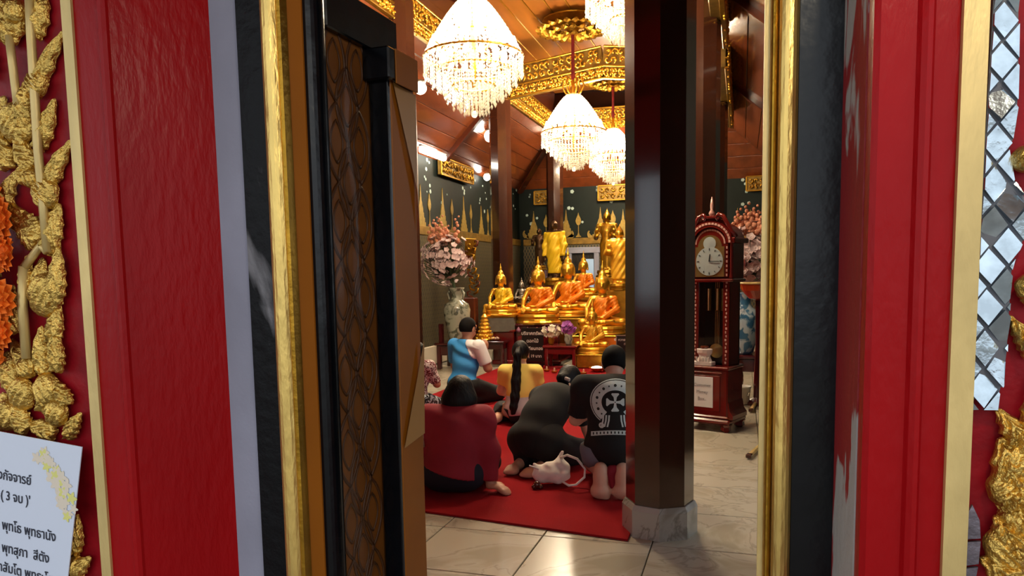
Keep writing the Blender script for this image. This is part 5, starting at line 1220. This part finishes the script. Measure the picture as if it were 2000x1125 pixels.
p_ = atZ(1450, 790); t = thing('bucket', 'small white bucket on the floor behind the clock', 'bucket', (p_.x, p_.y, .013)); mat('plastic_white', '#c9c6bd', .5)
MB().lathe([(.07, 0), (.09, .18), (.097, .185), (.097, .20), (.085, .20), (.068, .02)], 20).build('pail', 'plastic_white', t, True); MB().tube([(-.09, 0, .19), (-.06, -.07, .10), (.06, -.07, .10), (.09, 0, .19)], .004, 5).build('bail', 'silvered', t)
for (x0, y0, x1, y1, lab) in ((1466, 803, 1500, 752, 'pale wooden pole lying on the marble behind the clock'), (1462, 893, 1512, 846, 'pale wooden batten lying on the marble nearest the right door frame')):
    a, b_ = atZ(x0, y0, .02), atZ(x1, y1, .02); d = b_ - a; L_ = d.length
    t = thing('wooden_pole', lab, 'pole', a, math.atan2(d.y, d.x)); MB().box((L_ / 2, 0, .008), (L_, .035, .026), None, bev=.006).build('shaft', 'gold_pale', t); MB().box((.02, 0, .008), (.06, .045, .032), None, bev=.006).build('end_cap', 'wood_dark', t)

# ------------------------------------------------------------------ carved gilt panels outside
YPN = 1.472; YPR = 1.352
def acanthus(L, w, seed, lobes=5, curl=.25, relief=.020):
    """one carved leaf: midrib, ruffled lobed edge, ridges fanning from the rib; length along z, facing -y"""
    r = random.Random(seed); nu, nv = 30, 16; vs = []; fs = []
    ph = r.uniform(0, 1)
    for i in range(nu + 1):
        u = i / nu; env = math.sin(pi * min(1, u * .92 + .06)) ** .65 * (1 - .35 * u)
        ser = 1 - .26 * abs(math.sin(pi * lobes * u + ph)) ** 1.0 * (u > .08)
        bend = curl * L * u * u
        for j in range(nv + 1):
            v = j / nv * 2 - 1; hw = w / 2 * env * ser
            ridge = .55 * (abs(math.sin((abs(v) * 4.5 + u * 11 + ph * 5))) - .6) * (1 - abs(v) * .3)
            h = relief * (.25 + (1 - v * v) ** .5 * .75 * math.sin(pi * min(1, u + .12)) ** .5) * (1 + ridge)
            h += relief * .55 * max(0, 1 - abs(v) * 6) * (1 - u)
            edge = 0 if abs(v) > .99 or i in (0, nu) else 1
            vs.append((bend + v * hw, -h * edge, u * L - abs(v) * hw * .25))
    for i in range(nu):
        for j in range(nv): k = i * (nv + 1) + j; fs.append((k, k + 1, k + nv + 2, k + nv + 1))
    return MB().add(vs, fs)
def shell(r, seed, relief=.028):
    """carved bud: a domed shell with slanting grooves"""
    rr = random.Random(seed); n, k = 14, 36; vs = [(0, -relief, 0)]; fs = []; sl = rr.uniform(-1, 1)
    for i in range(1, n + 1):
        u = i / n
        for j in range(k):
            a = 2 * pi * j / k; x, z = r * u * math.cos(a) * (1 + .05 * math.sin(5 * a)), r * u * math.sin(a) * 1.1
            g = .32 * (abs(math.sin((x * .8 + z * sl) / r * 8)) - .5)
            vs.append((x, -relief * math.sqrt(max(0, 1 - u * u)) * (1 + g) if i < n else 0, z))
    for j in range(k): fs.append((0, 1 + j, 1 + (j + 1) % k))
    for i in range(n - 1):
        for j in range(k): a = 1 + i * k; fs.append((a + j, a + k + j, a + k + (j + 1) % k, a + (j + 1) % k))
    return MB().add(vs, fs)
def put_leaf(par, b, tpx, wpx, seed, curl=.2, yy=YPN, lift=0.0, relief=.02):
    A, T = atY(b[0], b[1], yy), atY(tpx[0], tpx[1], yy); d = T - A; L = d.length; sc = depth(A) / FPX
    M = basis(A - Vector((0, lift, 0)), (d.z / L, 0, -d.x / L), (0, 1, 0), (d.x / L, 0, d.z / L))
    mb = acanthus(L, wpx * sc * 1.5, seed, 4 + seed % 3, curl * (1 if seed % 2 else -1), relief); mb.v = [tuple(M @ Vector(v)) for v in mb.v]
    return mb.build('carved_leaf', 'gold_leaf', par, True)
def put_shell(par, c, rpx, seed, yy=YPN, lift=0.0, relief=.028):
    A = atY(c[0], c[1], yy); sc = depth(A) / FPX; mb = shell(rpx * sc * 1.2, seed, relief); mb.v = [(v[0] + A.x, v[1] + A.y - lift, v[2] + A.z) for v in mb.v]
    return mb.build('carved_bud', 'gold_leaf', par, True)
cl = thing('gilt_carving', 'gilt carved foliage on the red wall left of the doorway', 'carving', (0, 0, 0))
def bar(par, pts, rpx, yy=YPN - .022, m_='gold_pale', nm='carved_stem'):
    P_ = [atY(x, y, yy) for x, y in pts]; sc = depth(P_[0]) / FPX; return MB().tube(P_, rpx * sc * 1.3, 8).build(nm, m_, par, True)
bar(cl, [(56, -40), (60, 60), (66, 160), (74, 290), (84, 400), (92, 492)], 6.5)
bar(cl, [(18, 70), (24, 120), (30, 170), (36, 215)], 6); bar(cl, [(46, 520), (44, 600), (52, 700)], 7); bar(cl, [(92, 492), (80, 480), (64, 500), (50, 520)], 6)
LV = [((72, 75), (104, -25), 40), ((44, 75), (-5, 10), 55), ((30, 90), (15, -40), 45), ((74, 190), (106, 50), 34), ((62, 275), (8, 195), 66), ((55, 255), (44, 160), 44), ((76, 292), (122, 205), 38), ((72, 330), (26, 282), 46), ((66, 345), (40, 330), 40),
      ((88, 392), (122, 262), 38), ((92, 490), (134, 410), 52), ((84, 475), (44, 425), 60), ((62, 470), (30, 385), 46), ((62, 575), (46, 500), 34), ((112, 600), (139, 488), 40), ((84, 590), (70, 505), 48), ((104, 668), (132, 602), 38), ((40, 650), (18, 560), 40),
      ((64, 730), (34, 655), 44), ((94, 730), (70, 640), 38), ((118, 725), (126, 640), 36), ((30, 760), (4, 690), 46), ((138, 790), (118, 735), 34), ((62, 840), (26, 790), 46), ((110, 850), (60, 812), 40), ((140, 855), (152, 800), 30), ((90, 800), (112, 740), 36), ((20, 835), (-4, 770), 50),
      ((150, 1080), (168, 1010), 30), ((140, 1130), (172, 1075), 40), ((20, 330), (0, 250), 50), ((8, 420), (22, 330), 40), ((-20, 560), (10, 480), 50), ((-30, 300), (-8, 180), 60), ((-30, 150), (-12, 60), 60), ((-30, 700), (0, 600), 60)]
for i, (b, tp, w_) in enumerate(LV): put_leaf(cl, b, tp, w_, i, lift=.004 * (i % 3))
for i, (c, r_) in enumerate((((80, 165), 20), ((36, 240), 30), ((96, 378), 26), ((94, 576), 34), ((50, 768), 26), ((100, 760), 26), ((62, 715), 18), ((118, 805), 22), ((20, 810), 24), ((155, 1105), 18), ((72, 350), 16), ((40, 25), 20), ((10, 60), 18))): put_shell(cl, c, r_, i, lift=.006)
cr_ = thing('gilt_carving', 'gilt carved foliage on the red wall at the far right edge', 'carving', (0, 0, 0))
RV = [((2010, 900), (1972, 790), 50), ((1985, 960), (1928, 862), 64), ((2000, 985), (1945, 925), 60), ((2010, 1010), (1935, 985), 60), ((1990, 1130), (1925, 1075), 60), ((2020, 860), (1992, 740), 46), ((2010, 700), (1990, 610), 30), ((2010, 600), (1992, 520), 28), ((1975, 1080), (1960, 1000), 50), ((2030, 1080), (1990, 990), 60)]
for i, (b, tp, w_) in enumerate(RV): put_leaf(cr_, b, tp, w_, 50 + i, yy=YPR, lift=.004 * (i % 3), relief=.03)
for i, (c, r_) in enumerate((((1968, 1065), 38), ((1990, 905), 34), ((1960, 950), 28), ((1998, 312), 20), ((2005, 560), 20), ((1985, 1010), 30))): put_shell(cr_, c, r_, 70 + i, yy=YPR, lift=.008)

# mirror mosaic: lozenge glass pieces set in dark mortar between the gold strip and the red
mat('mirror_worn', '#7d7580', .4, metal=.5, var=.4, vscale=30, bump=.5, bscale=40); mat('mirror_glass', '#c3d2dc', .16, metal=.9, var=.35, vscale=25, bump=.25, bscale=25); mat('mortar', '#62646c', .8)
YM = 1.346
mos = thing('mirror_mosaic', 'strip of lozenge mirror pieces beside the pale gold strip at right', 'mosaic', (0, 0, 0))
rb = [(-60, 1990), (150, 1990), (260, 1985), (300, 1966), (345, 1968), (372, 2004), (470, 2004), (500, 1978), (600, 1972), (700, 1966), (760, 1955), (802, 1942)]
def rbx(py):
    for (a, xa), (b, xb) in zip(rb, rb[1:]):
        if a <= py <= b: return xa + (xb - xa) * (py - a) / (b - a)
    return rb[-1][1]
def lbx(py): return 1943 - 66 * py / 1125 - 2
lw = [atY(lbx(y), y, YM) for y in range(-60, 810, 30)]; rw = [atY(rbx(y), y, YM) for y in range(-60, 810, 30)]
mb = MB(); P_ = [(p.x, p.z) for p in lw] + [(p.x, p.z) for p in rw[::-1]]
mb.prism(P_, .012, Matrix.Translation((0, YM + .002, 0))).build('mortar_bed', 'mortar', mos)
def clip(poly, f):
    o = []
    for i, p in enumerate(poly):
        q = poly[(i + 1) % len(poly)]; a, b = f(p), f(q)
        if a >= 0: o.append(p)
        if (a >= 0) != (b >= 0): k = a / (a - b); o.append((p[0] + (q[0] - p[0]) * k, p[1] + (q[1] - p[1]) * k))
    return o
gr = random.Random(5); A_, B_ = 34, 40
for row in range(-2, 25):
    for col in range(-1, 5):
        cx = 1905 + col * 2 * A_ + (A_ if row % 2 else 0); cy = row * B_
        if cy > 800: continue
        pol = [(cx - A_ * .87, cy), (cx, cy - B_ * .87), (cx + A_ * .87, cy), (cx, cy + B_ * .87)]
        sh_ = (cy - 400) * -66 / 1125 * 1.0
        pol = [(x + sh_, y) for x, y in pol]
        pol = clip(pol, lambda p: p[0] - lbx(p[1]) - 1.5)
        if len(pol) >= 3: pol = clip(pol, lambda p: rbx(min(800, p[1])) - p[0])
        if len(pol) >= 3: pol = clip(pol, lambda p: 800 - p[1])
        if len(pol) < 3: continue
        W_ = [atY(x, y, YM) for x, y in pol]; c = sum(W_, Vector()) / len(W_)
        if max((p - c).length for p in W_) < .006: continue
        n = Vector((gr.gauss(0, .16), -1, gr.gauss(0, .16)))
        V_ = [(p.x, YM - .004 + ((p.x - c.x) * n.x + (p.z - c.z) * n.z), p.z) for p in W_]; k = len(V_)
        m3 = MB().add(V_ + [(c.x + (v[0] - c.x) * 1.03, YM + .003, c.z + (v[2] - c.z) * 1.03) for v in V_], [tuple(range(k))] + [(i, i + k, (i + 1) % k + k, (i + 1) % k) for i in range(k)])
        m3.build('mirror_piece', 'mirror_glass', mos)

# marigold garland hanging at the left edge
gm = thing('marigold_garland', 'orange marigold garland hanging over the carving at the left edge', 'garland', (0, 0, 0)); gr2 = random.Random(9)
def marigold(r):
    mb = MB()
    for ring, (rr, z, n) in enumerate(((1, .0, 13), (.85, .22, 12), (.65, .42, 10), (.42, .58, 8), (.2, .66, 5))):
        for i in range(n):
            a = 2 * pi * (i + ring * .37) / n; w = rr * r * .30; P2 = lambda l, s_, h: (l * math.cos(a) - s_ * math.sin(a), -h, l * math.sin(a) + s_ * math.cos(a))
            mb.add([P2(rr * r * .3, 0, z * r * .8), P2(rr * r * .8, -w, z * r + .1 * r), P2(rr * r * 1.05, 0, z * r * .9 - .02 * r), P2(rr * r * .8, w, z * r + .1 * r)], [(0, 1, 2), (0, 2, 3)])
    mb.ball((0, -.25 * r, 0), r * .5, 6); return mb
mg = marigold(.054).mesh('marigold', 'petal_marigold')
for (x, y) in ((4, 428), (-14, 470), (14, 492), (-22, 520), (-26, 425), (0, 585), (-20, 610), (4, 648), (-24, 655), (-30, 560), (-28, 700), (-30, 380)):
    o = link('marigold', mg, gm, atY(x, y, 1.432)); o.rotation_euler = (gr2.uniform(-.5, .5), gr2.uniform(0, 6), gr2.uniform(-.5, .5)); k = gr2.uniform(.8, 1.1); o.scale = (k, k, k)
MB().tube([atY(-22, y, 1.442) for y in range(300, 740, 40)], .004, 6).build('string', 'cloth_cream', gm)

# laminated prayer sheet
TL, TR, BR = atY(-150, 815, 1.43), atY(160, 873, 1.43), atY(128, 1165, 1.43)
u_ = (TR - TL); Wp = u_.length; u_ = u_ / Wp; v_ = (TR - BR); Hp = v_.length; v_ = (v_ - u_ * v_.dot(u_)).normalized(); nrm = u_.cross(v_)
sheet = thing('prayer_sheet', 'tilted laminated sheet of Thai prayer text over the left carving', 'sheet', (0, 0, 0))
SM = basis(TR, u_, v_, nrm)       # origin at the top right corner, x right, y up
mat('sheet_white', '#cfd6e6', .22, coat=.6); mat('flower_faint', '#d8cbb8', .5); mat('flower_yellow', '#d6d27a', .5)
sk = (BR - TR); bx0 = sk.dot(u_)
MB().add([SM @ Vector(p) for p in ((-Wp, 0, 0), (0, 0, 0), (bx0, -Hp, 0), (bx0 - Wp, -Hp, 0), (-Wp, 0, -.0025), (0, 0, -.0025), (bx0, -Hp, -.0025), (bx0 - Wp, -Hp, -.0025))], [(0, 3, 2, 1), (4, 5, 6, 7), (0, 1, 5, 4), (1, 2, 6, 5), (2, 3, 7, 6), (3, 0, 4, 7)]).build('paper', 'sheet_white', sheet)
def onsheet(px, py):
    d = ray(px, py); k = (TR - EYE).dot(nrm) / d.dot(nrm); p = EYE + d * k - TR; return p.dot(u_), p.dot(v_)
for body, px, py, size, al in (('พระสังกัจจารย์', 62, 940, .0355, 'RIGHT'), ("( 3 จบ )'", 60, 979, .0355, 'RIGHT'), ('นะโม ตัสสะ ว พุทโธ พุทธานัง', 110, 1050, .0360, 'RIGHT'), ('พุทสุภา  สีตัง', 97, 1092, .0360, 'RIGHT'), ('สัมมาสัมโต พุทธะโส', 104, 1133, .0360, 'RIGHT')):
    x, y = onsheet(px, py); text('lettering', body, size, 'ink_black', sheet, SM @ Matrix.Translation((x, y, .0012)), al, .0003, .88, .0004)
fr3 = random.Random(2)
for i in range(34):
    u = i / 33; px = 80 + 60 * u + fr3.uniform(-12, 12); py = 885 + 120 * u ** 1.4 + fr3.uniform(-12, 12); x, y = onsheet(min(px, 150), py); n = 5
    P_ = []; r_ = fr3.uniform(.008, .016)
    for j in range(20): a = 2 * pi * j / 20; rr = r_ * (1 + .35 * math.cos(n * a)); P_.append((x + rr * math.cos(a), y + rr * math.sin(a)))
    MB().add([SM @ Vector((p[0], p[1], .0008 + i * .00002)) for p in P_], [tuple(range(20))]).build('printed_flower', 'flower_yellow' if i % 4 == 0 else 'flower_faint', sheet)
# last worn bit of mirror work low on the right
mo2 = thing('mirror_mosaic', 'worn grey remnant of mirror work low beside the gold strip', 'mosaic', (0, 0, 0))
for pts in (((1884, 1010), (1898, 985), (1912, 1015), (1914, 1050), (1886, 1052)), ((1883, 1058), (1914, 1056), (1910, 1100), (1880, 1104)), ((1879, 1110), (1909, 1106), (1900, 1150), (1877, 1150))):
    W_ = [atY(x, y, YM) for x, y in pts]; MB().prism([(p.x, p.z) for p in W_], .006, Matrix.Translation((0, YM - .004, 0))).build('mirror_piece', 'mirror_worn', mo2)
